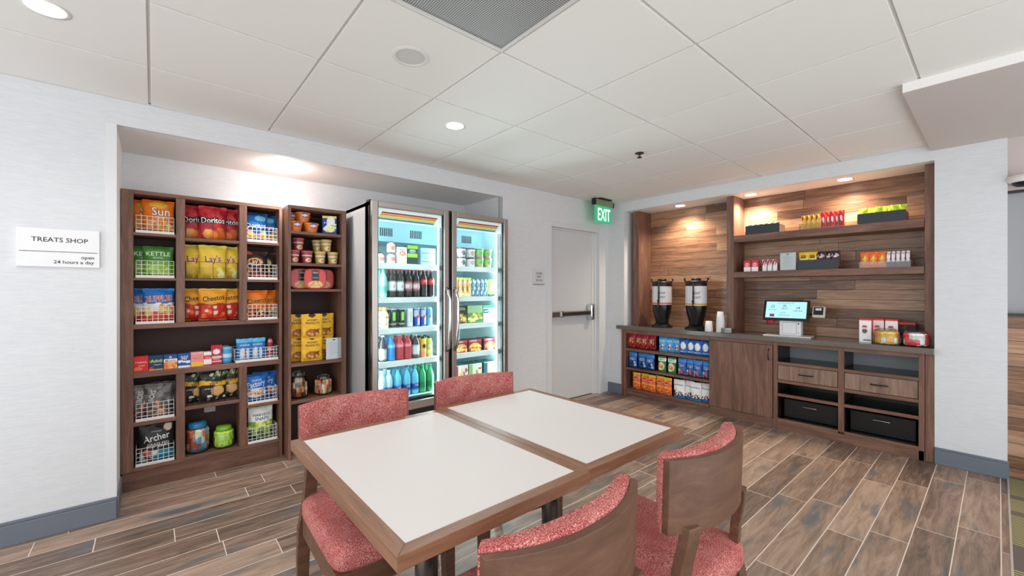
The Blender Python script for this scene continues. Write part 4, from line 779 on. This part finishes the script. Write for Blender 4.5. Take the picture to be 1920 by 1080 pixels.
L4 = [(pet('e8e8ea', '3a3436', .1, .5, 'd8d4cc', .21, .032), 'dark bottle with pale label'), (pet('2a78b8', '2f86cc', .55, .75, '8ac8ec', .195, .034, name='sports_bottle'), 'blue sports drink bottle'), (pet('c8404a', 'b8303e', .55, .75, 'e89098', .195, .034, name='sports_bottle'), 'red sports drink bottle'), None, (pet('d8d8da', '46404a', .2, .56, 'd2dade', .20, .034), 'dark water bottle with white label'), (turned('tea_bottle', [(.026, 0), (.028, .01), (.028, .12), (.022, .15), (.018, .16)], [('bg', 'e8b244'), ('b', .0, .3, 'e89058'), ('e', .5, .62, .12, .12, '2c2824')], [], 'bottle', 18, parts=[('cap', [(.018, .158), (.018, .178), (0, .179)], '2a2a2a', .4)]), 'yellow bottle with black circle'), (turned('tea_bottle', [(.026, 0), (.028, .01), (.028, .12), (.022, .15), (.018, .16)], [('bg', 'a8c048'), ('b', .2, .4, 'e0d88a'), ('e', .5, .62, .12, .12, 'e8ead0')], [], 'bottle', 18, parts=[('cap', [(.018, .158), (.018, .178), (0, .179)], '2a2a2a', .4)]), 'lime green bottle')]
L4[3] = L4[2]
for k, ((p, n_), x) in enumerate(zip(L4, [1.416, 1.486, 1.562, 1.636, 1.710, 1.782, 1.843])):
    for r_ in (0, 1): inst(p, (x, 3.262 + r_ * .075, .7035), 0, f'{n_}, {nth(k, 7)}, {("front", "rear")[r_]} row of fourth left fridge shelf', 'drinks on the fourth fridge shelf')
w1 = pet('f0f4f6', 'b8dcea', .2, .42, '2a4a96', .225, .033, name='water_bottle'); w2 = pet('5ab0d0', '6ac0e0', .2, .45, '2450a8', .225, .033, name='water_bottle', tx=[('100', .030, .004, .074, 'e8eefa')]); pe = pet('2f8f60', '2f9a62', .18, .42, '1f7a4c', .228, .033, name='sparkling_water_bottle')
for k, (p, x, n_) in enumerate(zip([w1, w1, w2, w2, w2, pe, pe], [1.408, 1.466, 1.545, 1.627, 1.702, 1.773, 1.850], ['clear water bottle', 'clear water bottle', 'blue water bottle', 'blue water bottle', 'blue water bottle', 'green sparkling water bottle', 'green sparkling water bottle'])):
    for r_ in (0, 1, 2): inst(p, (x, 3.262 + r_ * .075, .4015), 0, f'{n_}, {nth(k, 7)}, {("front", "middle", "rear")[r_]} row of bottom left fridge shelf', 'water bottles on the bottom fridge shelf')
# right door
tubA = turned('ice_cream_tub', [(.036, 0), (.044, .078), (.047, .08), (.047, .088), (0, .089)], [('bg', 'dfe2e4'), ('b', .86, 1, '4a4448'), ('e', .5, .45, .10, .26, '8a7a7c'), ('e', .55, .36, .05, .14, '4a4a50')], [], 'tub', 24)
tubB = turned('ice_cream_tub', [(.036, 0), (.044, .078), (.047, .08), (.047, .088), (0, .089)], [('bg', 'e2dede'), ('b', .86, 1, '5a3a40'), ('e', .5, .45, .10, .26, 'c89088')], [], 'tub', 24)
tubC = turned('ice_cream_tub', [(.036, 0), (.044, .078), (.047, .08), (.047, .088), (0, .089)], [('bg', '86c860'), ('b', .86, 1, '9a8a86'), ('b', .0, .35, 'b89a84'), ('e', .5, .5, .10, .2, '58b03c')], [], 'tub', 24)
for k, (p, x, n_) in enumerate(zip([tubA, tubB, tubC, tubC], [2.185, 2.292, 2.392, 2.492], ['white and grey', 'white and pink', 'green', 'green'])):
    for r_ in (0, 1): inst(p, (x, 3.275, 1.5015 + .0895 * r_), 0, f'{n_} ice cream tub, {nth(k, 4)} on top right fridge shelf, {("lower", "upper")[r_]}', 'ice cream tubs')
bar_y = bag('frozen_bar_wrapper', .062, .175, .022, [('bg', 'c8a06a'), ('b', .86, 1, 'b8d070'), ('s', 0, 1, .05, .85, ['8a4a3c', 'e8d8b8', 'd0b04a', 'a8705a'], 20, .10, 50)], (), 'ice cream bar', nu=12, nv=18); bar_b = bag('frozen_bar_wrapper', .062, .165, .022, [('bg', '4a6878'), ('s', 0, 1, .05, .95, ['22303c', 'c8dce4', '86a8b8'], 22, .10, 51)], (), 'ice cream bar', nu=12, nv=18); bar_g = bag('frozen_bar_wrapper', .095, .165, .03, [('bg', 'a8e070'), ('b', .0, .12, '2f4a2c'), ('e', .5, .5, .2, .2, 'd0f0a8')], (), 'ice cream bar', nu=12, nv=18)
for k, (p, x, n_) in enumerate(zip([bar_y] * 4 + [bar_b] * 4 + [bar_g], [2.105, 2.155, 2.205, 2.255, 2.305, 2.355, 2.405, 2.450, 2.520], ['tan speckled'] * 4 + ['dark blue speckled'] * 4 + ['lime green'])):
    inst(p, (x, 3.262, 1.2235), -.25, f'{n_} ice cream wrapper, {nth(k, 9)} on second shelf of right fridge door', 'frozen bars')
def fbox(w_, h, ops, x, z, label, texts=(), side='3a4a48', y=3.275, d=.05):
    o = carton('frozen_meal_box', w_, h, d, ops, texts, 'box', side); inst(o, (x, y, z), 0, label, 'frozen meal boxes')
fd = lambda seed, cs: [('s', .1, .9, .1, .5, cs, 20, .10, seed)]
fbox(.135, .165, [('bg', '2f332c')] + fd(60, ['c8a050', 'e0c070', '8a5a2c']), 2.165, .9725, 'dark frozen meal box at the left of the third shelf, right fridge door', [('PASTA', .7, 0, .82, 'd8d0b0')])
fbox(.175, .165, [('bg', '5a7a50'), ('b', .6, 1, '8aa87a')] + fd(61, ['d8c860', 'e8dc90', 'a8a040']), 2.328, .9725, 'green frozen meal box with yellow pasta picture on the third shelf, right fridge door')
fbox(.165, .165, [('bg', 'bfe0ea'), ('b', .82, 1, '3a9a74'), ('r', .05, .42, .55, .78, '1f3f5c'), ('e', .72, .45, .24, .28, 'e0e8c0')], 2.505, .9725, 'pale blue frozen meal box with green stripe on the third shelf, right fridge door', [('evol', .28, -.27, .665, 'f4f8fa')])
for k, (x, c) in enumerate(((2.165, 'd8a060'), (2.320, 'e8b040'), (2.500, 'c87a50'))):
    fbox(.150 if k else .135, .110, [('bg', '7a2a30'), ('b', .82, 1, 'c8405a'), ('e', .5, .40, .42, .34, c)] + fd(70 + k, ['f0d080', 'c8602c', 'e8b878']), x, .7035, f'dark red frozen bowl box, {nth(k, 3)} of three on the fourth shelf, right fridge door', [('STEAK', .5, -.1, .9, 'f4e8e0')], '4a2a2c', d=.14, y=3.31)
for k, (x, cols) in enumerate(((2.165, ['d8c070', 'c04a4a', 'e8e0c0']), (2.325, ['b8602c', 'e0b070', '8a3a2c']), (2.510, ['e8dcc8', 'c8a888', 'f0ece0']))):
    fbox(.150 if k < 2 else .175, .185, [('bg', ('e0d8cc', 'dfe0cc', 'e8f0ee')[k]), ('r', .0, .28, .3, .95, ('a83a4a', '8ab070', '1f5c62')[k])] + [('s', .35, .95, .15, .8, cols, 16, .09, 80 + k)], x, .4015, f'frozen meal box, {nth(k, 3)} of three on the bottom shelf, right fridge door', (), '37565c', d=.16, y=3.32)
# ================================================================ goods along the counter wall (fronts face -x)
RB = -pi / 2
def putB(p, x, y, z, label, group=None, dz=0.): return inst(p, (x, y, z), RB + dz, label, group)
BB = basket(.350, .120, .22, 10, 3, False)
for y, z, l in ((2.795, .5785, 'red candy bags under the coffee dispensers'), (2.795, .3445, 'blue cookie bags at the left of the counter cabinet'), (2.155, .3445, 'blue cookie bags at the right of the open counter cabinet')): putB(BB, 4.402, y, z, 'black wire basket around ' + l, 'black counter baskets')
def small(bgc, ops, texts=(), w_=.102, h=.178, d=.06, name='candy_bag', cat='candy', gus=0, nu=18, nv=22): return bag(name, w_, h, d, [('bg', bgc)] + ops, texts, cat, gus, nu, nv)
p1 = small('9a1f2c', [('s', .05, .95, .05, .5, ['c8402c', '5a1a1c', 'e08a4a'], 14, .10, 90), ('b', .9, 1, 'b83a44')], [('KitKat', .7, 0, .62, 'f2e8e4', 6, 1.2)])
for k in range(4): putB(p1, 4.45 + .02 * (k % 2), 2.925 - k * .088, .5835, f'red candy bag, {nth(k, 4)} of four in the basket under the dispensers', 'red candy bags')
p2 = small('3f9ad0', [('s', .1, .9, .1, .5, ['e86a3c', 'd8e4ec', '2a6aa0'], 10, .09, 91), ('b', .85, 1, '2f86c0')], [('SOUR', .7, 0, .7, 'f4f8fa', 0, 1.2)])
for k in range(3): putB(p2, 4.45 + .015 * k, 2.515 - k * .078, .579, f'light blue candy bag, {nth(k, 3)} of three on the top counter shelf', 'light blue candy bags')
p3 = small('1f5aa4', [('e', .5, .52, .30, .24, 'e4eaee'), ('b', .88, 1, '173f74'), ('b', .1, .22, '2a70b8')], [('MINTS', .7, 0, .16, 'e8f0f4')])
for k in range(4): putB(p3, 4.45 + .012 * (k % 2), 2.265 - k * .080, .579, f'dark blue bag with white oval, {nth(k, 4)} of four on the top counter shelf', 'dark blue mint bags')
p4 = small('1f5fae', [('b', .8, 1, '3a86cc'), ('s', .2, .8, .1, .4, ['22242c', 'dfe6ee'], 6, .10, 93)], [('OREO', .78, 0, .58, 'f4f6f8', 4, 1.3)], w_=.115)
for k in range(3): putB(p4, 4.45 + .02 * (k % 2), 2.91 - k * .115, .3495, f'blue cookie bag, {nth(k, 3)} of three at the left of the middle shelf under the counter', 'blue cookie bags at left')
p5 = small('2f7a4c', [('e', .5, .38, .36, .26, 'd8b88a'), ('s', .3, .7, .2, .55, ['b8703c', 'e8d8b8'], 8, .1, 94), ('b', .72, .9, 'e4ead8')], [('TREATS', .7, 0, .80, '2f5a3c')], w_=.098, gus=1)
for k, y in enumerate((2.525, 2.405)): putB(p5, 4.45, y, .345, ('left', 'right')[k] + ' green and cream pouch on the middle shelf under the counter', 'green pouches')
p6 = small('2a62b0', [('b', .78, 1, '4a8cd0'), ('s', .1, .9, .05, .28, ['d8602c', '1c3f7c', 'e8c08a'], 10, .1, 95)], [('Chips', .7, 0, .58, 'f0f2f6', 6, 1.4)], w_=.095)
for k in range(4): putB(p6, 4.45 + .015 * (k % 2), 2.285 - k * .088, .3495, f'blue cookie bag, {nth(k, 4)} of four in the right basket, middle counter shelf', 'blue cookie bags at right')
p7 = small('d8662c', [('s', .05, .95, .05, .9, ['e88a3c', 'b0401c', 'f0b060', '7a2c18'], 24, .09, 96), ('b', .9, 1, 'e8c23c'), ('e', .5, .62, .34, .12, 'b8301c')], [('Nutter', .6, 0, .62, 'f8ead8')], w_=.110, h=.195)
for k in range(5): putB(p7, 4.45 + .018 * (k % 2), 2.86 - k * .100, .091, f'orange snack bag, {nth(k, 5)} of five on the bottom shelf under the counter', 'orange snack bags', -.05)
p8 = small('dfe3e8', [('b', .0, .18, '2f80b8'), ('s', .1, .9, .18, .45, ['4a2a20', '7a3c2a', 'c8a078'], 12, .08, 97)], [('barkTHINS', .8, 0, .72, '4a4a52')], w_=.125, h=.195, gus=1)
for k in range(4): putB(p8, 4.45 + .03 * (k % 2), 2.32 - k * .092, .091, f'white and blue chocolate pouch, {nth(k, 4)} of four on the bottom counter shelf', 'white and blue pouches')
# ---- coffee dispensers
def dispenser(x, y, band, words, label):
    o = empty('coffee_dispenser', (x, y, .8505), radians(-78), label, 'coffee dispenser'); Z = 0
    MB().lathe([(0, .0), (.118, 0), (.120, .012), (.085, .03), (.072, .05)], n=32).build('base', M['black'], o)
    bx(-.05, .05, -.155, -.06, 0, .018).build('drip_stand', M['black'], o, bevel=.006)
    MB().lathe([(.070, .04), (.078, .09), (.100, .18), (.108, .24), (.108, .262)], n=36, cap=False).build('lower_body', newmat('dispenser_black', '15171b', .22) if 'dispenser_black' not in bpy.data.materials else bpy.data.materials['dispenser_black'], o)
    w_ = MB().lathe([(.1105, .262), (.1105, .478)], n=40, cap=False).build('label_wrap', flat('e6e6ea', .4), o)
    MB().lathe([(.1112, .268), (.1112, .288)], n=40, cap=False).build('colour_band', flat(band, .4), w_)
    letters(w_, [(words[0], .085, .028, .400, '3a3a40', 0, 1.25), (words[1], .085, .028, .352, '3a3a40', 0, 1.25)], lambda a, z: (.1116 * sin(a / .1116), -.1116 * cos(a / .1116), z))
    MB().lathe([(.112, .478), (.114, .49), (.108, .528), (.09, .538), (0, .54)], n=36).build('lid', M['black'], o); MB().lathe([(.05, .538), (.052, .556), (.04, .566), (0, .567)], n=24).build('lid_cap', M['black'], o)
    for s_ in (-1, 1): MB().tube([(s_ * .085, 0, .52), (s_ * .115, 0, .53), (s_ * .124, 0, .548), (s_ * .118, 0, .568)], .010, 8).build('carry_handle', M['black'], o)
    MB().tube([(.0, -.108, .54), (.0, -.122, .52), (0, -.122, .28)], .009, 10).build('sight_gauge', newmat('gauge_glass', '3c3a3c', .1) if 'gauge_glass' not in bpy.data.materials else bpy.data.materials['gauge_glass'], o)
    fc = MB().tube([(0, -.10, .255), (0, -.150, .255), (0, -.158, .235), (0, -.158, .215)], .013, 10).build('faucet', M['black'], o); MB().lathe([(.004, .268), (.006, .30), (.014, .315), (.0, .325)], c=(0, -.145), n=12).build('tap_handle', M['black'], fc)
dispenser(4.575, 2.600, 'd8785c', ('DECAF', 'ROAST'), 'left black coffee dispenser with white label and coral band on the countertop')
dispenser(4.575, 2.190, 'd8a84a', ('LIGHT', 'ROAST'), 'right black coffee dispenser with white label and gold band on the countertop')
wh = flat('eeeeee', .5)
o = empty('paper_cup_stack', (4.43, 1.985, .8505), 0, 'short stack of white paper cups beside the right coffee dispenser', 'cups')
for k in range(3): MB().lathe([(.040, .0 + k * .008), (.0405, .004 + k * .008), (.031, .092 + k * .008), (0, .092 + k * .008)], n=24).build('cup', wh, o)
o = empty('paper_cup_stack', (4.43, 1.868, .8505), 0, 'tall stack of upside down white paper cups by the wooden divider', 'cups')
for k in range(12): MB().lathe([(.038, k * .0105), (.0385, .004 + k * .0105), (.029, .096 + k * .0105), (0, .096 + k * .0105)], n=24).build('cup', wh, o)
o = empty('lid_tray', (4.41, 1.785, .8505), RB, 'small clear tray of white cup lids in front of the wooden divider', 'tray')
MB().box(-.05, .05, -.04, .04, 0, .003).box(-.05, .05, -.04, -.038, 0, .05).box(-.05, .05, .038, .04, 0, .05).box(-.05, -.048, -.038, .038, 0, .05).box(.048, .05, -.038, .038, 0, .05).build('acrylic_tray', M['acr'], o)
for k in range(5): MB().lathe([(.033, .004 + k * .009), (.035, .006 + k * .009), (.03, .011 + k * .009), (0, .011 + k * .009)], n=20).build('cup_lid', wh, o)
# ---- payment terminal
o = empty('payment_kiosk', (4.52, 1.285, .8505), RB + .10, 'white self checkout kiosk with tilted lit touch screen on the countertop', 'payment terminal')
bx(-.19, .185, -.10, .10, 0, .012).build('base_plate', flat('ececee', .3), o, bevel=.004)
st = bx(-.065, .105, -.05, .055, .012, .150).build('printer_stand', flat('ededef', .35), o, bevel=.008)
MB().box(-.040, .070, -.0512, -.0495, .028, .030).box(-.040, .070, -.0512, -.0495, .132, .134).box(-.041, -.039, -.0512, -.0495, .028, .134).box(.069, .071, -.0512, -.0495, .028, .134).build('paper_door_gap', flat('7a7c80'), st)
bx(.080, .092, -.0512, -.0495, .118, .130).build('printed_code_patch', flat('4a4c50'), st); bx(.084, .089, -.0512, -.0495, .036, .044).build('button', M['black'], st)
sc_e = bx(-.182, .182, -.012, .012, -.100, .100).build('screen_housing', M['black'], o, loc=(-.012, -.045, .243), rot=(radians(-24), 0, 0), bevel=.006)
scr = bx(-.160, .160, -.0135, -.0122, -.080, .082).build('display', emis('screen_glow', 'a8dcec', .75), sc_e)
letters(sc_e, [('How would you like to pay?', .13, -.005, .068, '2f5a78'), ('O', .030, -.105, .032, '4a86a0'), ('n', .020, -.01, .040, '4a86a0'), ('24', .030, .095, .022, '2f6a88'), ('Scan items', .06, -.105, .0, '4a7c94'), ('Search', .05, -.01, .015, '4a7c94'), ('Help desk', .07, .095, -.008, '4a7c94'), ('Room key', .05, -.02, -.03, '4a7c94'), ('touch to start', .09, -.01, -.052, '4a7c94')], lambda x, z: (x, -.0142, z))
bx(-.125, -.088, -.0145, -.0132, -.070, -.042).build('magenta_icon', emis('icon_glow', '8a2f70', .5), scr)
MB().lathe([(0, -.05), (.03, -.045), (.036, -.03), (.036, -.01), (0, -.008)], n=24).build('scanner', flat('b8202c', .2), o, loc=(-.135, -.05, .162))
cr = bx(-.048, .048, -.014, .016, -.052, .052).build('card_reader', flat('c9c5bd', .35), o, loc=(.235, -.035, .235), rot=(radians(-16), 0, -.1), bevel=.010, seg=3)
bx(-.036, .036, -.017, -.0135, -.028, .042).build('reader_face', M['black'], cr, bevel=.004); bx(-.022, .022, -.0185, -.0165, .012, .032).build('reader_display', flat('d6dce2', .3), cr)
MB().bar((.15, 0, .21), (.21, -.02, .215), .016).build('reader_arm', M['black'], o)
# ---- boxes, rack and jars at the right end of the counter
wb = carton('snack_box', .078, .195, .085, [('bg', 'ecebed'), ('b', .93, 1, 'cf3a34'), ('e', .45, .66, .22, .06, 'b83a3c'), ('e', .45, .48, .24, .09, '6a5a60'), ('r', .35, .95, .10, .14, '2a2a2e'), ('b', .0, .03, 'd8d8da')], [], 'box', 'd04438')
putB(wb, 4.52, .722, .8505, 'front white snack box with red top on the countertop, left of the jars', 'white and red snack boxes'); putB(wb, 4.60, .655, .8505, 'middle white snack box with red top behind the orange jar', 'white and red snack boxes'); putB(wb, 4.60, .570, .8505, 'right white snack box with red top behind the orange jar', 'white and red snack boxes')
rk = basket(.115, .150, .12, 8, 5, False); rk.name = 'wire_rack'; inst(rk, (4.56, .480, .8505), RB, 'small black wire rack between the two countertop candy jars')
bk = carton('dark_bar_box', .098, .165, .09, [('bg', '2c2224'), ('b', .92, 1, 'c83a34'), ('s', .1, .9, .1, .8, ['4a3438', '7a6a6c'], 8, .1, 99)], [], 'box', 'c8403a'); inst(bk, (4.625, .480, .8555), RB, 'dark box with red top inside the black wire rack')
jar('candy_jar', .175, .125, None, 2, ['e8702c', 'f08a3c', 'e8dcc8', 'f0a050'], 26, .03, 'low clear glass jar of orange packets on the countertop', (4.455, .585, .8505), seed=12)
jar('candy_jar', .170, .120, None, 2, ['c8384a', 'ead8d4', 'b82c3c', 'e8e0d8'], 26, .032, 'low clear glass jar of red and white packets on the countertop by the pillar', (4.475, .418, .8505), seed=14)
# ---- upper floating shelf
def black_tray(w_, h, y, z, label):
    o = empty('display_tray', (4.50, y, z), RB, label, 'tray'); MB().box(-w_ / 2, w_ / 2, 0, .006, 0, h).build('front_panel', flat('2f353d', .4), o)
    MB().box(-w_ / 2, -w_ / 2 + .006, .006, .15, 0, h * .9).build('side_panel', flat('8a7060', .5), o); MB().box(w_ / 2 - .006, w_ / 2, .006, .15, 0, h * .9).build('side_panel', flat('8a7060', .5), o)
    MB().box(-w_ / 2, w_ / 2, .15, .156, 0, h * .9).build('back_panel', flat('2f353d', .4), o); MB().box(-w_ / 2 + .006, w_ / 2 - .006, .006, .15, 0, .005).build('bottom', flat('2f353d', .4), o); return o
def acr_bin(w_, h, y, z, label):
    o = empty('acrylic_bin', (4.50, y, z), RB, label, 'bin'); MB().box(-w_ / 2, w_ / 2, 0, .003, 0, h).build('front_panel', M['acr'], o); MB().box(-w_ / 2, w_ / 2, .1, .103, 0, h * 1.2).build('back_panel', M['acr'], o)
    for s_ in (-1, 1): MB().box(s_ * w_ / 2 - .0015, s_ * w_ / 2 + .0015, .003, .1, 0, h * 1.1).build('side_panel', M['acr'], o)
    MB().box(-w_ / 2, w_ / 2, .003, .1, 0, .003).build('bottom', M['acr'], o)
U = 1.8365; L_ = 1.4685
black_tray(.300, .085, 1.505, U, 'left dark tray with small cup tops on the upper floating shelf'); black_tray(.300, .085, .628, U, 'right dark tray of yellow green bags on the upper floating shelf'); black_tray(.300, .088, 1.060, L_, 'dark tray of yellow and brown bags on the lower floating shelf')
tc = turned('candy_tub', [(.018, 0), (.020, .002), (.020, .088), (.016, .096), (0, .097)], [('bg', 'e8e0cc'), ('b', .84, .94, '4a4030')], [], 'tub', 14)
for k in range(6): putB(tc, 4.545, 1.625 - k * .048, U + .006, f'small cream topped tub, {nth(k, 6)} of six in the left dark tray, upper shelf', 'small cream tubs')
acr_bin(.310, .050, 1.042, U, 'clear bin of candy bars in the middle of the upper floating shelf')
cy = small('c89a3c', [('s', .1, .9, .1, .9, ['8a3a2c', 'e8d090', 'a86a2c'], 9, .14, 101)], w_=.036, h=.125, d=.018, name='candy_bar', nu=8, nv=14); cr_ = small('c02c34', [('s', .1, .9, .1, .9, ['ece6e4', 'e8a8a8', '8a1c24'], 9, .15, 102)], w_=.042, h=.135, d=.02, name='candy_bar', nu=8, nv=14)
for k in range(4): putB(cy, 4.535, 1.168 - k * .036, U + .004, f'yellow brown candy bar, {nth(k, 4)} of four in the clear bin, upper shelf', 'yellow brown candy bars')
for k in range(5): putB(cr_, 4.535 + .012 * (k % 2), 1.018 - k * .032, U + .004, f'red and white candy bar, {nth(k, 5)} of five in the clear bin, upper shelf', 'red and white candy bars', .1 * (k % 3 - 1))
gy = small('c8cf3a', [('s', .05, .95, .4, .95, ['7ab030', 'e8e860', '2a4a20', '96c83c'], 14, .10, 103)], w_=.062, h=.130, d=.03, nu=12, nv=16)
for k in range(6): putB(gy, 4.545 + .02 * (k % 2), .745 - k * .047, U + .006, f'yellow green candy bag, {nth(k, 6)} of six in the right dark tray, upper shelf', 'yellow green candy bags', .08 * (k % 3 - 1))
# ---- lower floating shelf
rw = carton('mint_box', .062, .110, .04, [('bg', 'c8303a'), ('b', .0, .40, 'ece8ea'), ('e', .5, .62, .36, .16, 'e8b8b4')], [('candy', .7, 0, .62, '7a1c24')], 'candy', 'c8303a', 14, 16)
for k in (0, 1): putB(rw, 4.54, 1.645 - k * .070, L_, ('left', 'right')[k] + ' red and white candy box at the left end of the lower floating shelf', 'red and white candy boxes')
sl = carton('gum_pack', .036, .112, .03, [('bg', 'e8e2e2'), ('s', .05, .95, .48, .98, ['c03a44', '5a2a30', 'b8303a'], 14, .12, 105)], [], 'candy', 'd8c8c8', 10, 16)
for k in range(3): putB(sl, 4.54, 1.490 - k * .045, L_, f'{nth(k, 3)} of three narrow white and red packs left of the white card, lower shelf', 'narrow candy packs')
cd_ = card('sign_card', .135, .168, (4.515, 1.290, L_), RB, 'white printed card in holder standing on the lower floating shelf')
yb = small('e8b428', [('b', .55, .68, 'f0d070'), ('r', .25, .75, .62, .74, '5a3a1c')], [('M&M', .5, 0, .80, '6a3c1c')], w_=.075, h=.155, d=.035, nu=12, nv=18)
for k in range(2): putB(yb, 4.545, 1.170 - k * .068, L_ + .006, ('left', 'right')[k] + ' yellow candy bag in the dark tray on the lower floating shelf', 'yellow candy bags')
bb = small('3a2426', [('e', .5, .74, .36, .10, 'e4dcdc'), ('s', .1, .9, .5, .98, ['6a2c34', '20181a'], 8, .1, 106)], [('HERSHEY', .7, 0, .74, '4a2a2c')], w_=.075, h=.155, d=.035, nu=12, nv=18)
for k in range(3): putB(bb, 4.545 + .015 * (k % 2), 1.040 - k * .052, L_ + .006, f'{nth(k, 3)} of three dark brown candy bags in the tray, lower shelf', 'dark brown candy bags')
acr_bin(.315, .050, .608, L_, 'clear bin of orange and brown candy at the right of the lower floating shelf')
ob = small('e0662c', [('e', .5, .5, .3, .22, 'c8a03c'), ('s', .2, .8, .3, .7, ['6a8a3c', 'f0c060'], 6, .1, 107)], w_=.058, h=.128, d=.025, nu=12, nv=16)
for k in range(3): putB(ob, 4.54, .735 - k * .054, L_ + .004, f'{nth(k, 3)} of three orange candy bags in the clear bin, lower shelf', 'orange candy bags')
br = small('4a2a30', [('r', .2, .8, .3, .95, 'd8d0d2'), ('s', .2, .8, .3, .9, ['7a4a54'], 4, .1, 108)], w_=.036, h=.128, d=.018, name='candy_bar', nu=8, nv=14)
for k in range(5): putB(br, 4.54, .585 - k * .029, L_ + .004, f'{nth(k, 5)} of five brown and white candy bars in the clear bin, lower shelf', 'brown and white candy bars')
